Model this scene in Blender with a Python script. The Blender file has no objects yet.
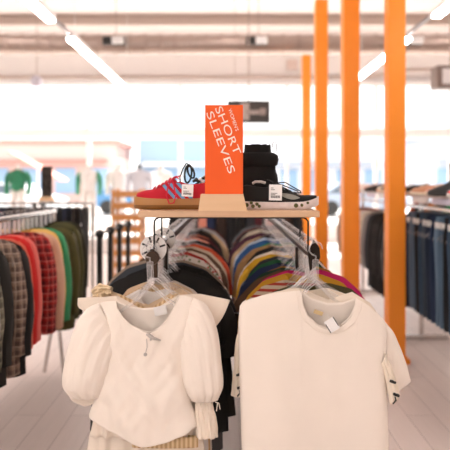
import bpy, bmesh, math, random
from mathutils import Vector, Matrix, noise
PI = math.pi
sc = bpy.context.scene
C = sc.collection
rnd = random.Random(11)

# ------------------------------------------------------------------ camera, world, sun, exposure
cam_d = bpy.data.cameras.new('camera'); cam = bpy.data.objects.new('camera', cam_d); C.objects.link(cam)
cam.location = (0, 0, 1.5); cam.rotation_euler = (PI/2, 0, 0)
cam_d.sensor_width = 36; cam_d.lens = 44.8
cam_d.shift_x = -3/450; cam_d.shift_y = -43/450
cam_d.dof.use_dof = True; cam_d.dof.focus_distance = 1.9; cam_d.dof.aperture_fstop = 2.3
cam_d.clip_end = 200
sc.camera = cam
w = bpy.data.worlds.new('sky'); sc.world = w; w.use_nodes = True
bg = w.node_tree.nodes['Background']; bg.inputs[0].default_value = (1.0, 0.965, 0.945, 1); bg.inputs[1].default_value = 1.0
sun_d = bpy.data.lights.new('sun', 'SUN'); sun_d.energy = 7.0; sun_d.angle = 0.03; sun_d.color = (1, .96, .9)
sun = bpy.data.objects.new('sun', sun_d); C.objects.link(sun); sun.location = (0, 30, 20)
sun.rotation_euler = (math.radians(-38), math.radians(12), 0)
sc.view_settings.view_transform = 'Standard'; sc.view_settings.look = 'None'
sc.view_settings.exposure = 1.28; sc.view_settings.gamma = 1.0
sc.cycles.transparent_max_bounces = 24
sc.cycles.use_denoising = True
sc.cycles.sample_clamp_indirect = 6

# ------------------------------------------------------------------ materials
def L(c):
    if isinstance(c, str):
        c = tuple(int(c[i:i+2], 16)/255 for i in (0, 2, 4))
        c = tuple(x/12.92 if x <= .04045 else ((x+.055)/1.055)**2.4 for x in c)
    return (c[0], c[1], c[2], 1)
def base(name, rough=.6, metal=0.0):
    m = bpy.data.materials.new(name); m.use_nodes = True
    nt = m.node_tree; b = nt.nodes['Principled BSDF']
    b.inputs['Roughness'].default_value = rough; b.inputs['Metallic'].default_value = metal
    return m, nt, b
def nn(nt, t, **kw):
    n = nt.nodes.new(t)
    for k, v in kw.items(): setattr(n, k, v)
    return n
def bump(nt, b, src, strength=.2, dist=.002):
    bp = nn(nt, 'ShaderNodeBump'); bp.inputs['Strength'].default_value = strength; bp.inputs['Distance'].default_value = dist
    nt.links.new(src, bp.inputs['Height']); nt.links.new(bp.outputs[0], b.inputs['Normal'])
def mathn(nt, op, a, bb=None):
    n = nn(nt, 'ShaderNodeMath', operation=op)
    for i, v in enumerate((a, bb)):
        if v is None: continue
        if isinstance(v, (int, float)): n.inputs[i].default_value = v
        else: nt.links.new(v, n.inputs[i])
    return n.outputs[0]
def mixc(nt, fac, a, bb):
    n = nn(nt, 'ShaderNodeMix', data_type='RGBA')
    if isinstance(fac, (int, float)): n.inputs[0].default_value = fac
    else: nt.links.new(fac, n.inputs[0])
    for i, v in ((6, a), (7, bb)):
        if isinstance(v, tuple): n.inputs[i].default_value = v
        else: nt.links.new(v, n.inputs[i])
    return n.outputs[2]
def coord(nt):
    tc = nn(nt, 'ShaderNodeTexCoord'); sp = nn(nt, 'ShaderNodeSeparateXYZ'); nt.links.new(tc.outputs['Object'], sp.inputs[0])
    return tc.outputs['Object'], sp.outputs
MATS = {}
def plain(name, c, rough=.6, metal=0.0, nscale=25, namt=.12, bstr=.1):
    if name in MATS: return MATS[name]
    m, nt, b = base(name, rough, metal); MATS[name] = m
    o, _ = coord(nt); n = nn(nt, 'ShaderNodeTexNoise'); n.inputs['Scale'].default_value = nscale; nt.links.new(o, n.inputs['Vector'])
    c = L(c); d = tuple(x*(1-namt) for x in c[:3])+(1,)
    nt.links.new(mixc(nt, n.outputs[0], c, d), b.inputs['Base Color'])
    if bstr: bump(nt, b, n.outputs[0], bstr, .001)
    return m
def fabric(name, c, weave=500, sheen=.03, namt=.1):
    if name in MATS: return MATS[name]
    m, nt, b = base(name, .85); MATS[name] = m
    o, _ = coord(nt); n = nn(nt, 'ShaderNodeTexNoise'); n.inputs['Scale'].default_value = weave; nt.links.new(o, n.inputs['Vector'])
    n2 = nn(nt, 'ShaderNodeTexNoise'); n2.inputs['Scale'].default_value = 14; nt.links.new(o, n2.inputs['Vector'])
    c = L(c); d = tuple(x*(1-namt) for x in c[:3])+(1,)
    nt.links.new(mixc(nt, n2.outputs[0], c, d), b.inputs['Base Color'])
    b.inputs['Sheen Weight'].default_value = sheen
    bump(nt, b, n.outputs[0], .25, .0006)
    return m
def ribbed(name, c, d, freq=350, axis=0):
    if name in MATS: return MATS[name]
    m, nt, b = base(name, .85); MATS[name] = m
    o, s = coord(nt); w_ = mathn(nt, 'SINE', mathn(nt, 'MULTIPLY', s[axis], freq))
    f = mathn(nt, 'MULTIPLY_ADD', w_, .5); f.node.inputs[2].default_value = .5
    nt.links.new(mixc(nt, f, L(d), L(c)), b.inputs['Base Color']); bump(nt, b, f, .5, .002)
    return m
def plaid(name, c1, c2, c3, freq=60):
    if name in MATS: return MATS[name]
    m, nt, b = base(name, .9); MATS[name] = m
    o, s = coord(nt)
    def band(ax, f, th, ph=0.0):
        return mathn(nt, 'GREATER_THAN', mathn(nt, 'SINE', mathn(nt, 'ADD', mathn(nt, 'MULTIPLY', ax, f), ph)), th)
    hx = mathn(nt, 'ADD', s[0], s[1])
    f1 = mathn(nt, 'MULTIPLY', mathn(nt, 'ADD', band(hx, freq, .1), band(s[2], freq, .1)), .5)
    col = mixc(nt, f1, L(c1), L(c2))
    f2 = mathn(nt, 'MULTIPLY', mathn(nt, 'MAXIMUM', band(hx, freq, .97, 2.2), band(s[2], freq, .97, 2.2)), .7)
    nt.links.new(mixc(nt, f2, col, L(c3)), b.inputs['Base Color'])
    return m
def stripes(name, c1, c2, freq=160, axis=2, th=0.2):
    if name in MATS: return MATS[name]
    m, nt, b = base(name, .85); MATS[name] = m
    o, s = coord(nt); f = mathn(nt, 'GREATER_THAN', mathn(nt, 'SINE', mathn(nt, 'MULTIPLY', s[axis], freq)), th)
    nt.links.new(mixc(nt, f, L(c1), L(c2)), b.inputs['Base Color'])
    return m
def prints(name, ground, spot, spot2, scale=45, th=.38):
    if name in MATS: return MATS[name]
    m, nt, b = base(name, .85); MATS[name] = m
    o, s = coord(nt); v = nn(nt, 'ShaderNodeTexVoronoi'); v.inputs['Scale'].default_value = scale; nt.links.new(o, v.inputs['Vector'])
    f = mathn(nt, 'LESS_THAN', v.outputs['Distance'], th)
    sp = nn(nt, 'ShaderNodeSeparateColor'); nt.links.new(v.outputs['Color'], sp.inputs[0])
    c2 = mixc(nt, mathn(nt, 'GREATER_THAN', sp.outputs[0], .5), L(spot), L(spot2))
    nt.links.new(mixc(nt, f, L(ground), c2), b.inputs['Base Color'])
    return m
def emit(name, c, s):
    m, nt, b = base(name, .5); b.inputs['Base Color'].default_value = L(c)
    b.inputs['Emission Color'].default_value = L(c); b.inputs['Emission Strength'].default_value = s
    return m
def clearish(name, c, fac, rough=.15):
    m, nt, b = base(name, rough); MATS[name] = m
    b.inputs['Base Color'].default_value = L(c); b.inputs['Specular IOR Level'].default_value = .9
    t = nn(nt, 'ShaderNodeBsdfTransparent'); mx = nn(nt, 'ShaderNodeMixShader')
    lw = nn(nt, 'ShaderNodeLayerWeight'); lw.inputs[0].default_value = .35
    f = mathn(nt, 'ADD', mathn(nt, 'MULTIPLY', lw.outputs['Facing'], .6), fac); f.node.use_clamp = True
    nt.links.new(f, mx.inputs[0])
    nt.links.new(t.outputs[0], mx.inputs[1]); nt.links.new(b.outputs[0], mx.inputs[2])
    nt.links.new(mx.outputs[0], nt.nodes['Material Output'].inputs[0])
    return m
def wood(name, a, b_, scale=6, stretch=(1, 12, 12), rough=.5):
    if name in MATS: return MATS[name]
    m, nt, b = base(name, rough); MATS[name] = m
    o, s = coord(nt); mp = nn(nt, 'ShaderNodeMapping'); mp.inputs['Scale'].default_value = stretch; nt.links.new(o, mp.inputs[0])
    n = nn(nt, 'ShaderNodeTexNoise'); n.inputs['Scale'].default_value = scale; n.inputs['Detail'].default_value = 6; nt.links.new(mp.outputs[0], n.inputs['Vector'])
    nt.links.new(mixc(nt, n.outputs[0], L(a), L(b_)), b.inputs['Base Color'])
    return m

# ------------------------------------------------------------------ mesh helpers
class MB:
    def __init__(s): s.v = []; s.f = []; s.m = []
    def add(s, vs, fs, mi=0):
        k = len(s.v); s.v += [Vector(p) for p in vs]
        for f in fs: s.f.append(tuple(i+k for i in f)); s.m.append(mi)
        return s
    def box(s, c, d, rot=None, bev=0.0, mi=0):
        bm = bmesh.new(); bmesh.ops.create_cube(bm, size=1)
        bmesh.ops.scale(bm, vec=d, verts=bm.verts)
        if bev: bmesh.ops.bevel(bm, geom=list(bm.edges), offset=bev, segments=2, affect='EDGES', profile=.5)
        M = Matrix.Translation(c) @ (rot.to_4x4() if rot is not None else Matrix.Identity(4))
        bm.transform(M); bm.verts.index_update()
        s.add([v.co.copy() for v in bm.verts], [[v.index for v in f.verts] for f in bm.faces], mi); bm.free(); return s
    def loft(s, rings, cap=True, closed=True, mi=0):
        n = len(rings[0]); vs = [p for r in rings for p in r]; fs = []
        for i in range(len(rings)-1):
            for j in range(n if closed else n-1):
                a = i*n+j; b = i*n+(j+1) % n; fs.append((a, b, b+n, a+n))
        if cap and closed: fs.append(tuple(range(n-1, -1, -1))); fs.append(tuple((len(rings)-1)*n+j for j in range(n)))
        return s.add(vs, fs, mi)
    def tube(s, pts, r, n=8, mi=0, closed=False):
        pts = [Vector(p) for p in pts]; rings = []; up = None
        for i, p in enumerate(pts):
            if closed: t = pts[(i+1) % len(pts)]-pts[i-1]
            else: t = pts[min(i+1, len(pts)-1)]-pts[max(i-1, 0)]
            t.normalize()
            if up is None: up = t.orthogonal().normalized()
            up = (up-t*up.dot(t)); up = up.normalized() if up.length > 1e-6 else t.orthogonal().normalized()
            sd = t.cross(up); rr = r[i] if isinstance(r, (list, tuple)) else r
            rings.append([p+up*math.cos(2*PI*k/n)*rr+sd*math.sin(2*PI*k/n)*rr for k in range(n)])
        if closed: rings.append(rings[0])
        return s.loft(rings, cap=not closed, mi=mi)
    def lathe(s, prof, c=(0, 0, 0), n=24, axis='Z', mi=0):
        rings = []
        for r, h in prof:
            ring = []
            for k in range(n):
                a = 2*PI*k/n; x, y = r*math.cos(a), r*math.sin(a)
                p = {'Z': (x, y, h), 'Y': (x, h, y), 'X': (h, x, y)}[axis]
                ring.append(Vector(c)+Vector(p))
            rings.append(ring)
        return s.loft(rings, mi=mi)
    def prism(s, poly, y0, y1, mi=0):   # polygon in XZ extruded along Y
        return s.loft([[Vector((x, y0, z)) for x, z in poly], [Vector((x, y1, z)) for x, z in poly]], mi=mi)
    def mesh(s, name, mats, org=None, smooth=True, weld=0.0):
        me = bpy.data.meshes.new(name); o = Vector(org) if org is not None else Vector()
        me.from_pydata([tuple(p-o) for p in s.v], [], s.f)
        for m in (mats if isinstance(mats, (list, tuple)) else [mats]): me.materials.append(m)
        me.polygons.foreach_set('material_index', s.m)
        bm = bmesh.new(); bm.from_mesh(me)
        if weld: bmesh.ops.remove_doubles(bm, verts=bm.verts, dist=weld)
        bmesh.ops.recalc_face_normals(bm, faces=bm.faces)
        bm.to_mesh(me); bm.free()
        if smooth: 
            me.polygons.foreach_set('use_smooth', [True]*len(me.polygons)); me.set_sharp_from_angle(angle=math.radians(50))
        me.update(); return me
    def build(s, name, mats, parent=None, smooth=True, weld=0.0, world=True, org=None):
        if org is None:
            if parent is not None: org = origin(parent) if world else (0, 0, 0)
            else:
                xs = [p.x for p in s.v]; ys = [p.y for p in s.v]; org = ((min(xs)+max(xs))/2, (min(ys)+max(ys))/2, min(p.z for p in s.v))
        o = bpy.data.objects.new(name, s.mesh(name, mats, org, smooth, weld)); C.objects.link(o)
        if parent is not None:
            o.parent = parent
            if not world: o.location = (0, 0, 0)
        else: o.location = org
        return o
def origin(o):
    p = Vector()
    while o is not None: p += o.location; o = o.parent
    return p
def tag(o, label, cat, group=None, kind=None):
    o['label'] = label; o['category'] = cat
    if group: o['group'] = group
    if kind: o['kind'] = kind
    return o
def thing(name, label, cat, loc=(0, 0, 0), group=None, rz=0):
    o = bpy.data.objects.new(name, None); o.empty_display_size = .05; C.objects.link(o)
    o.location = loc; o.rotation_euler = (0, 0, rz); return tag(o, label, cat, group)
def kids(o): return [c for c in C.objects if c.parent is o]
def copy_tree(o, parent=None):
    c = o.copy(); C.objects.link(c); c.parent = parent
    for ch in kids(o): copy_tree(ch, c)
    return c
def struct(o): o['kind'] = 'structure'; return o
def solid(o, t):
    m = o.modifiers.new('cloth_thickness', 'SOLIDIFY'); m.thickness = t; m.offset = 0; return o
def subd(o, n=1):
    m = o.modifiers.new('smooth', 'SUBSURF'); m.levels = n; m.render_levels = n; return o
def curve(keys, t):                       # Catmull-Rom through (t, x, y ...)
    n = len(keys)
    if t <= keys[0][0]: return keys[0][1:]
    if t >= keys[-1][0]: return keys[-1][1:]
    i = max(k for k in range(n-1) if keys[k][0] <= t)
    a, b = keys[i], keys[i+1]; f = (t-a[0])/(b[0]-a[0])
    p0 = keys[i-1] if i else a; p3 = keys[i+2] if i+2 < n else b
    out = []
    for k in range(1, len(a)):
        m1 = (b[k]-p0[k])/max(1e-6, b[0]-p0[0])*(b[0]-a[0]); m2 = (p3[k]-a[k])/max(1e-6, p3[0]-a[0])*(b[0]-a[0])
        out.append((2*f**3-3*f*f+1)*a[k]+(f**3-2*f*f+f)*m1+(-2*f**3+3*f*f)*b[k]+(f**3-f*f)*m2)
    return tuple(out)
def lin(keys, t):
    for a, b in zip(keys, keys[1:]):
        if t <= b[0]:
            f = max(0, (t-a[0])/(b[0]-a[0])); return tuple(a[k]*(1-f)+b[k]*f for k in range(1, len(a)))
    return keys[-1][1:]
def N3(x, y, z): return noise.noise(Vector((x, y, z)))

# cloth body: front and back sheets over a Coons patch of four outline curves (local metres, x and z), open at neck and hem
def cloth_body(top_f, top_b, bot, left, right, T, fold, nu=64, nv=56, ncols=None, y0=0.0, neck=None, weld=.0006):
    mb = MB()
    cols = [i/nu for i in range(nu+1)]
    def patch(top):
        TL, TR, BL, BR = Vector(curve(left, 0)), Vector(curve(right, 0)), Vector(curve(left, 1)), Vector(curve(right, 1))
        g = []
        for j in range(nv+1):
            v = j/nv; row = []
            Lv, Rv = Vector(curve(left, v)), Vector(curve(right, v))
            for u in cols:
                tp, bt = Vector(lin(top, u)), Vector(curve(bot, u))
                p = (1-v)*tp+v*bt+(1-u)*Lv+u*Rv-((1-u)*(1-v)*TL+u*(1-v)*TR+(1-u)*v*BL+u*v*BR)
                row.append(p)
            g.append(row)
        return g
    if neck: shoulder = [k[1:] for k in top_b if k[0] <= neck[0] or k[0] >= neck[1]]
    else: shoulder = [k[1:] for k in top_b]
    for sgn, top in ((-1, top_f), (1, top_b)):
        g = patch(top); vs = []
        for j, row in enumerate(g):
            v = j/nv
            for i, p in enumerate(row):
                u = cols[i]; e = max(0.0, 1-abs(2*u-1)**6)**.5
                dz = max(0.0, lin(shoulder, p.x)[0]-p.y)
                if neck and neck[0] <= u <= neck[1]: dz = max(dz, .018*max(0.0, math.sin(PI*(u-neck[0])/(neck[1]-neck[0])))**.5)
                t = T*e*(1-math.exp(-dz/.05))*(1+.25*math.sin(v*2.4))
                d = fold(p.x, p.y, u, v, sgn)*e*min(1, dz*10+.03)
                vs.append((p.x, y0+sgn*t+(d if sgn < 0 else d*.6), p.y))
        n = nu+1
        mb.add(vs, [(j*n+i, j*n+i+1, (j+1)*n+i+1, (j+1)*n+i) for j in range(nv) for i in range(nu)])
    return mb
# sleeve: rings between an outer and an inner edge curve
def cloth_sleeve(outer, inner, thick, ns=26, nr=36, folds=0.0, nf=9, seed=0.0, y0=0.0, gather=None):
    mb = MB(); rings = []
    for i in range(ns+1):
        s = i/ns; o, n_ = Vector(curve(outer, s)), Vector(curve(inner, s)); c = (o+n_)/2; h = (o-n_)/2; th = curve(thick, s)[0]
        ring = []
        for k in range(nr):
            a = 2*PI*k/nr
            f = 1+folds*(math.sin(nf*a+seed+2*math.sin(s*3+seed))+.6*math.sin((nf*2+1)*a+seed*3+s*2))*(gather(s) if gather else 1)
            f2 = 1+folds*2.6*N3(math.cos(a)*2.5+seed, math.sin(a)*2.5, s*5+seed)
            x = c.x+h.x*math.cos(a)*(1+(f2-1)*.4); z = c.y+h.y*math.cos(a)*(1+(f2-1)*.4)
            ring.append(Vector((x, y0+math.sin(a)*th*f*f2, z)))
        rings.append(ring)
    return mb.loft(rings, cap=False)

# ------------------------------------------------------------------ room shell
def floor_mat():
    m, nt, b = base('pale wood planks', .38)
    o, s = coord(nt)
    mp = nn(nt, 'ShaderNodeMapping'); mp.inputs['Rotation'].default_value = (0, 0, PI/2); nt.links.new(o, mp.inputs[0])
    br = nn(nt, 'ShaderNodeTexBrick'); br.inputs['Scale'].default_value = 1; br.inputs['Brick Width'].default_value = 1.4; br.inputs['Row Height'].default_value = .18
    br.inputs['Mortar Size'].default_value = .0025; br.inputs['Color1'].default_value = L('e6dad3'); br.inputs['Color2'].default_value = L('dccfc8'); br.inputs['Mortar'].default_value = L('ab9d96')
    nt.links.new(mp.outputs[0], br.inputs['Vector'])
    mp2 = nn(nt, 'ShaderNodeMapping'); mp2.inputs['Scale'].default_value = (14, 1, 1); nt.links.new(o, mp2.inputs[0])
    n = nn(nt, 'ShaderNodeTexNoise'); n.inputs['Scale'].default_value = 3; n.inputs['Detail'].default_value = 8; nt.links.new(mp2.outputs[0], n.inputs['Vector'])
    f = mathn(nt, 'MULTIPLY', n.outputs[0], .28)
    nt.links.new(mixc(nt, f, br.outputs[0], L('ab9b93')), b.inputs['Base Color'])
    return m
WHITE = plain('white wall paint', 'f2eeec', .8, nscale=4, namt=.04)
FRAME = plain('white window frame paint', 'f2f0f0', .5, namt=.03)
X0, X1, YB, HC = -7.0, 7.5, 14.0, 5.2
struct(MB().box(((X0+X1)/2, 5, -.05), (X1-X0, 18.4, .1)).build('floor', floor_mat(), smooth=False))
struct(MB().box(((X0+X1)/2, 5, HC+.05), (X1-X0, 18.4, .1)).build('ceiling', plain('ceiling paint', 'efe6e3', .9, nscale=2, namt=.05), smooth=False))
struct(MB().box((X0-.1, 5, HC/2), (.2, 18.4, HC)).build('wall_left', WHITE, smooth=False))
struct(MB().box((X1+.1, 5, HC/2), (.2, 18.4, HC)).build('wall_right', WHITE, smooth=False))
wf = MB(); wf.box((X1/2-.25, -4.2, HC/2), (X1+.5, .2, HC)); wf.box((X0/2-.25, -4.2, .25), (-X0-.5, .2, .5)); wf.box((X0/2-.25, -4.2, (HC+4.4)/2), (-X0-.5, .2, HC-4.4)); wf.box((X0+.0, -4.2, HC/2), (.4, .2, HC))  # unseen wall added to cut rear fill, left half open for light
struct(wf.build('wall_front_added', WHITE, smooth=False))
wn = MB()
for x in (-6.75, -4.6, -2.5, -.55): wn.box((x, -4.2, 2.45), (.08, .1, 3.9))
for z in (.54, 4.36): wn.box((-3.65, -4.2, z), (6.2, .1, .08))
struct(wn.build('window_7', FRAME, smooth=False))  # frame of an added opening that lets sky light onto the front
wb = MB(); wb.box(((X0+X1)/2, YB+.1, (HC+3.95)/2), (X1-X0, .2, HC-3.95)); wb.box(((X0+X1)/2, YB+.1, .2), (X1-X0, .2, .4))
struct(wb.build('wall_back', WHITE, smooth=False))
struct(MB().box(((X0+X1)/2, YB-.02, .06), (X1-X0, .04, .12)).build('baseboard_back', FRAME, smooth=False))
struct(MB().box(((X0+X1)/2, YB+.02, 2.72), (X1-X0, .24, .2), bev=.01).build('trim_1', FRAME, smooth=False))
struct(MB().box(((X0+X1)/2, YB-.06, 4.06), (X1-X0, .1, .1), bev=.01).build('trim_2', plain('grey track paint', 'b8b2b2', .6), smooth=False))
glass = clearish('window glass', 'ffffff', -.25, .02); glass.name = 'window glass'
# clear glass: mostly transparent with a soft reflection
edges = [X0, -3.5, -1.2, 1.475, 3.72, 5.6, X1]
for i, (a, b_) in enumerate(zip(edges, edges[1:])):
    wn = MB(); fw = .045
    for (z0, z1) in ((.4, 2.62), (2.82, 3.95)):
        for x in (a+fw/2, b_-fw/2): wn.box((x, YB+.1, (z0+z1)/2), (fw, .12, z1-z0))
        for z in (z0+fw/2, z1-fw/2): wn.box(((a+b_)/2, YB+.1, z), (b_-a-2*fw, .12, fw))
    o = struct(wn.build('window_%d' % (i+1), FRAME, smooth=False))
    for (z0, z1) in ((.4, 2.62), (2.82, 3.95)):
        MB().box(((a+b_)/2, YB+.1, (z0+z1)/2), (b_-a-2*fw, .008, z1-z0-2*fw)).build('pane', glass, o, smooth=False)

# orange posts
ORANGE = plain('orange painted wood', 'ff9724', .45, nscale=12, namt=.06)
posts = [((1.40, 4.7), 'orange square post beside the rack of jeans', 3.62), ((1.09, 5.0), 'orange square post, second nearest, standing free in the aisle', 3.62),
         ((1.08, 6.5), 'orange square post right behind the toe of black sneaker', 3.6), ((1.30, 9.3), 'thinnest and farthest orange post, near the hanging screen', 3.6)]
for (x, y), lb, h in posts:
    p = MB().box((x, y, h/2), (.14, .14, h), bev=.004)
    o = p.build('orange_post', ORANGE, smooth=False); tag(o, lb, 'post', 'orange posts along the aisle')
    MB().box((x, y, .02), (.2, .2, .04), bev=.004).build('base_plate', ORANGE, o, smooth=False)

# ------------------------------------------------------------------ ceiling services
DUCT = plain('galvanised duct', 'b5a59c', .35, .8, nscale=3, namt=.25)
d = MB(); prof = []
x = X0+.02
while x < X1-.05: prof += [(.195, x), (.195, x+.24), (.208, x+.25), (.208, x+.29), (.195, x+.30)]; x += .3
d.lathe(prof, (0, 11, 4.2), 28, 'X'); duct = d.build('air_duct', DUCT); tag(duct, 'long round metal air duct running across under the ceiling', 'duct')
for hx in (-5, -2.2, .6, 3.4, 6):
    d = MB(); d.tube([(hx, 11, 4.4), (hx, 11, HC)], .008, 6); d.lathe([(.21, hx-.02), (.215, hx-.02), (.215, hx+.02), (.21, hx+.02)], (0, 11, 4.2), 24, 'X')
    d.build('hanger_strap', DUCT, duct)
d = MB().tube([(X0, 13.2, 3.97), (3.2, 13.2, 3.97), (3.6, 13.2, 4.02), (4.0, 13.0, 4.1), (X1, 12.6, 4.1)], .045, 10); tag(d.build('ceiling_pipe', DUCT), 'thin grey pipe running above the window tops', 'pipe')
beam = MB(); bz = 4.98
beam.box(((X0+X1)/2, 12.4, bz), (X1-X0, .12, .016)); beam.box(((X0+X1)/2, 12.4, bz+.2), (X1-X0, .12, .016)); beam.box(((X0+X1)/2, 12.4, bz+.1), (X1-X0, .014, .2))
tag(beam.build('steel_beam', plain('beige beam paint', 'cbb9ae', .7), smooth=False), 'beige steel beam under the ceiling behind the duct', 'beam')
TUBE = emit('lamp tube', 'fff2ec', 11.5); LAMPH = plain('white lamp housing', 'eeeeee', .4)
def strip_light(x, y0, y1, label, z=3.1):
    t = thing('strip_light', label, 'lamp', (x, (y0+y1)/2, z), 'linear ceiling lamps')
    MB().box((x, (y0+y1)/2, z+.03), (.1, y1-y0, .05), bev=.008).build('housing', LAMPH, t, smooth=False)
    MB().box((x, (y0+y1)/2, z-.012), (.085, y1-y0-.03, .03), bev=.01).build('diffuser', TUBE, t, smooth=False)
    for yy in (y0+.2, y1-.2): MB().tube([(x, yy, z+.05), (x, yy, HC)], .004, 6).build('suspension_wire', LAMPH, t)
strip_light(-1.75, 3.1, 5.55, 'strip lamp at the top edge, left of the sign')
strip_light(-1.75, 6.2, 9.9, 'long strip lamp pointing down towards the left windows')
strip_light(2.0, 3.0, 5.4, 'strip lamp cut by the top right corner')
strip_light(2.0, 6.2, 8.6, 'strip lamp seen between two orange posts')
for x, lb in ((-1.75, 'unseen strip lamp added above the camera, left row'), (2.0, 'unseen strip lamp added above the camera, right row')):
    strip_light(x, -1.0, 1.4, lb)  # extra lamps out of view, added to light the front garments
for x, lb in ((-4.6, 'unseen high strip lamp added along the left wall'), (.1, 'unseen high strip lamp added over the centre aisle'), (4.8, 'unseen high strip lamp added along the right wall')):
    strip_light(x, 3.0, 10.0, lb, 4.85)  # added rows above the frame that brighten the back of the room
strip_light(-.2, -2.5, .2, 'unseen strip lamp added above and behind the camera, middle', 3.1)  # one more added lamp out of view, fill for the front
tr = MB(); tr.box((-1.75, 5.87, 3.14), (.04, .66, .03)); tag(tr.build('lamp_connector', plain('grey metal', '8a8484', .4, .6), smooth=False), 'grey connector between the two left strip lamps', 'connector', 'lamp connectors')
tr = MB(); tr.box((2.0, 5.8, 3.14), (.04, .8, .03)); tag(tr.build('lamp_connector', MATS['grey metal'], smooth=False), 'grey connector between the two right strip lamps', 'connector', 'lamp connectors')
BLK = plain('black plastic', '14120f', .4); SCR = plain('white plastic', 'ececec', .4)
def emergency(x, lb):
    t = thing('emergency_light', lb, 'lamp', (x, 10.6, 4.15), 'emergency lights on the duct')
    MB().box((x, 10.72, 4.2), (.42, .14, .15), bev=.01).build('housing', BLK, t, smooth=False)
    MB().box((x+.09, 10.62, 4.19), (.22, .1, .12), bev=.01).build('lamp_head', SCR, t, smooth=False)
emergency(-2.18, 'black and white emergency light on the duct, left side'); emergency(.55, 'black and white emergency light on the duct above the sign'); emergency(3.5, 'black and white emergency light beside the near orange post top')
t = thing('hanging_screen', 'dark screen hanging from the ceiling behind the orange sign', 'screen', (.42, 10, 2.55))
MB().box((.37, 10, 2.75), (.76, .06, .4), bev=.008).build('housing', BLK, t, smooth=False)
MB().box((.37, 9.965, 2.75), (.7, .008, .34)).build('display', plain('dark display', '3b3a38', .3), t, smooth=False)
g = MB().box((.30, 9.955, 2.75), (.16, .006, .3)).box((.48, 9.955, 2.74), (.3, .006, .07)).box((.62, 9.955, 2.75), (.1, .006, .12)); g.build('picture', plain('grey picture', 'b5aaa5', .6), t, smooth=False)
g = MB().tube([(.37, 10, 2.95), (.37, 10, HC)], .012, 8).tube([(.12, 10, 2.95), (.12, 10, HC)], .004, 6); g.build('ceiling_rod', DUCT, t)
t = thing('hanging_monitor', 'boxy brown framed monitor hanging at the upper right', 'screen', (3.5, 9, 3.0))
MB().box((3.58, 9, 3.17), (.56, .3, .36), bev=.02).build('housing', plain('brown casing', '7d6c64', .5), t, smooth=False)
MB().box((3.58, 8.84, 3.17), (.38, .02, .24)).build('display', plain('pale display', 'e8e4e4', .3), t, smooth=False)
MB().tube([(3.58, 9, 3.35), (3.58, 9, HC)], .02, 8).build('ceiling_rod', DUCT, t)
t = thing('pendant_globe', 'small pale globe lamp hanging at the far left windows', 'lamp', (-4.1, 12, 3.5))
MB().lathe([(.001, -.13)]+[(.13*math.sin(a*PI/10), -.13*math.cos(a*PI/10)) for a in range(1, 10)]+[(.001, .13)], (-4.1, 12, 3.65), 20).build('globe', plain('pale globe', 'd9d6e4', .4), t)
MB().tube([(-4.1, 12, 3.77), (-4.1, 12, HC)], .008, 6).build('cord', DUCT, t)
tag(MB().box((1.6, 13.95, 4.42), (.26, .08, .24), bev=.01).build('wall_box', plain('beige box', 'd9c6bd', .6), smooth=False), 'small beige box on the wall above the windows', 'box')
tag(MB().lathe([(.05, 4.98), (.09, 5.0), (.09, 5.2)], (.4, 8, 0), 16).build('smoke_detector', plain('dark metal', '4a4340', .5)), 'small dark round fitting on ceiling at top centre', 'detector')

# ------------------------------------------------------------------ outside
struct(MB().box((0, 45, -.1), (120, 62, .1)).build('ground', plain('sunlit asphalt', 'd0cdca', .9, nscale=.8), smooth=False))
def building(x, y, wd, h, mat, lb, roofm, wins=5):
    t = thing('building', lb, 'building', (x, y, 0), 'buildings across the street')
    MB().box((x, y+3, h/2), (wd, 6, h)).build('wall', mat, t, smooth=False)
    MB().box((x, y+3, h+.15), (wd+.4, 6.4, .3)).build('roof', roofm, t, smooth=False)
    for i in range(wins):
        wx = x-wd/2+(i+.5)*wd/wins
        o = MB().box((wx, y-.02, 1.6), (wd/wins*.6, .1, 1.8)).build('window', plain('pale blue window', '8fb0d0', .3), t, smooth=False)
    MB().box((x, y-.5, 2.9), (wd*.9, 1.0, .12), rot=Matrix.Rotation(.3, 3, 'X')).build('awning', roofm, t, smooth=False)
building(-14, 40, 12, 4.2, plain('pink plaster', 'd9b8b0', .8), 'low pinkish building across the street at far left', plain('red awning', 'd08a80', .8))
building(-3.5, 44, 7, 5.0, plain('blue plaster', '9ab4c8', .8), 'bluish building across the street behind the mannequins', plain('white roof', 'e8e8ec', .8), 4)
building(7, 44, 11, 5.5, plain('white plaster', 'dcdfe8', .8), 'white building across the street behind the orange posts', plain('grey roof', 'a8b0bc', .8))
building(20, 40, 11, 4.6, plain('grey plaster', 'c6ccd6', .8), 'grey building across the street at far right', plain('grey roof', 'a8b0bc', .8))
def car(x, y, mat, lb):
    t = thing('car', lb, 'car', (x, y, 0), 'cars parked outside')
    side = [(-2.1, .3), (2.1, .3), (2.15, .75), (1.6, .9), (1.0, 1.0), (.5, 1.42), (-1.0, 1.45), (-1.7, 1.0), (-2.15, .9)]
    MB().prism([(x+a, b) for a, b in side], y-.85, y+.85).build('body', mat, t)
    MB().prism([(x+a, b) for a, b in [(.85, 1.0), (.42, 1.36), (-.95, 1.38), (-1.5, 1.0)]], y-.87, y+.87).build('window', plain('car glass', '54616e', .2), t, smooth=False)
    for wx in (-1.35, 1.35):
        for wy in (-.8, .8): MB().lathe([(.1, -.1), (.33, -.1), (.33, .1), (.1, .1)], (x+wx, y+wy, .33), 20, 'Y').build('wheel', BLK, t)
car(-4.3, 27, plain('blue car paint', '4d80ac', .3), 'blue car parked outside, seen through the window behind mannequins')
car(-9.5, 25, plain('white car paint', 'e4e6ea', .3), 'white car parked outside beyond the far left window')
car(6.0, 26, plain('silver car paint', '9aa6b6', .3), 'silver car parked outside behind the orange posts')
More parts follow.
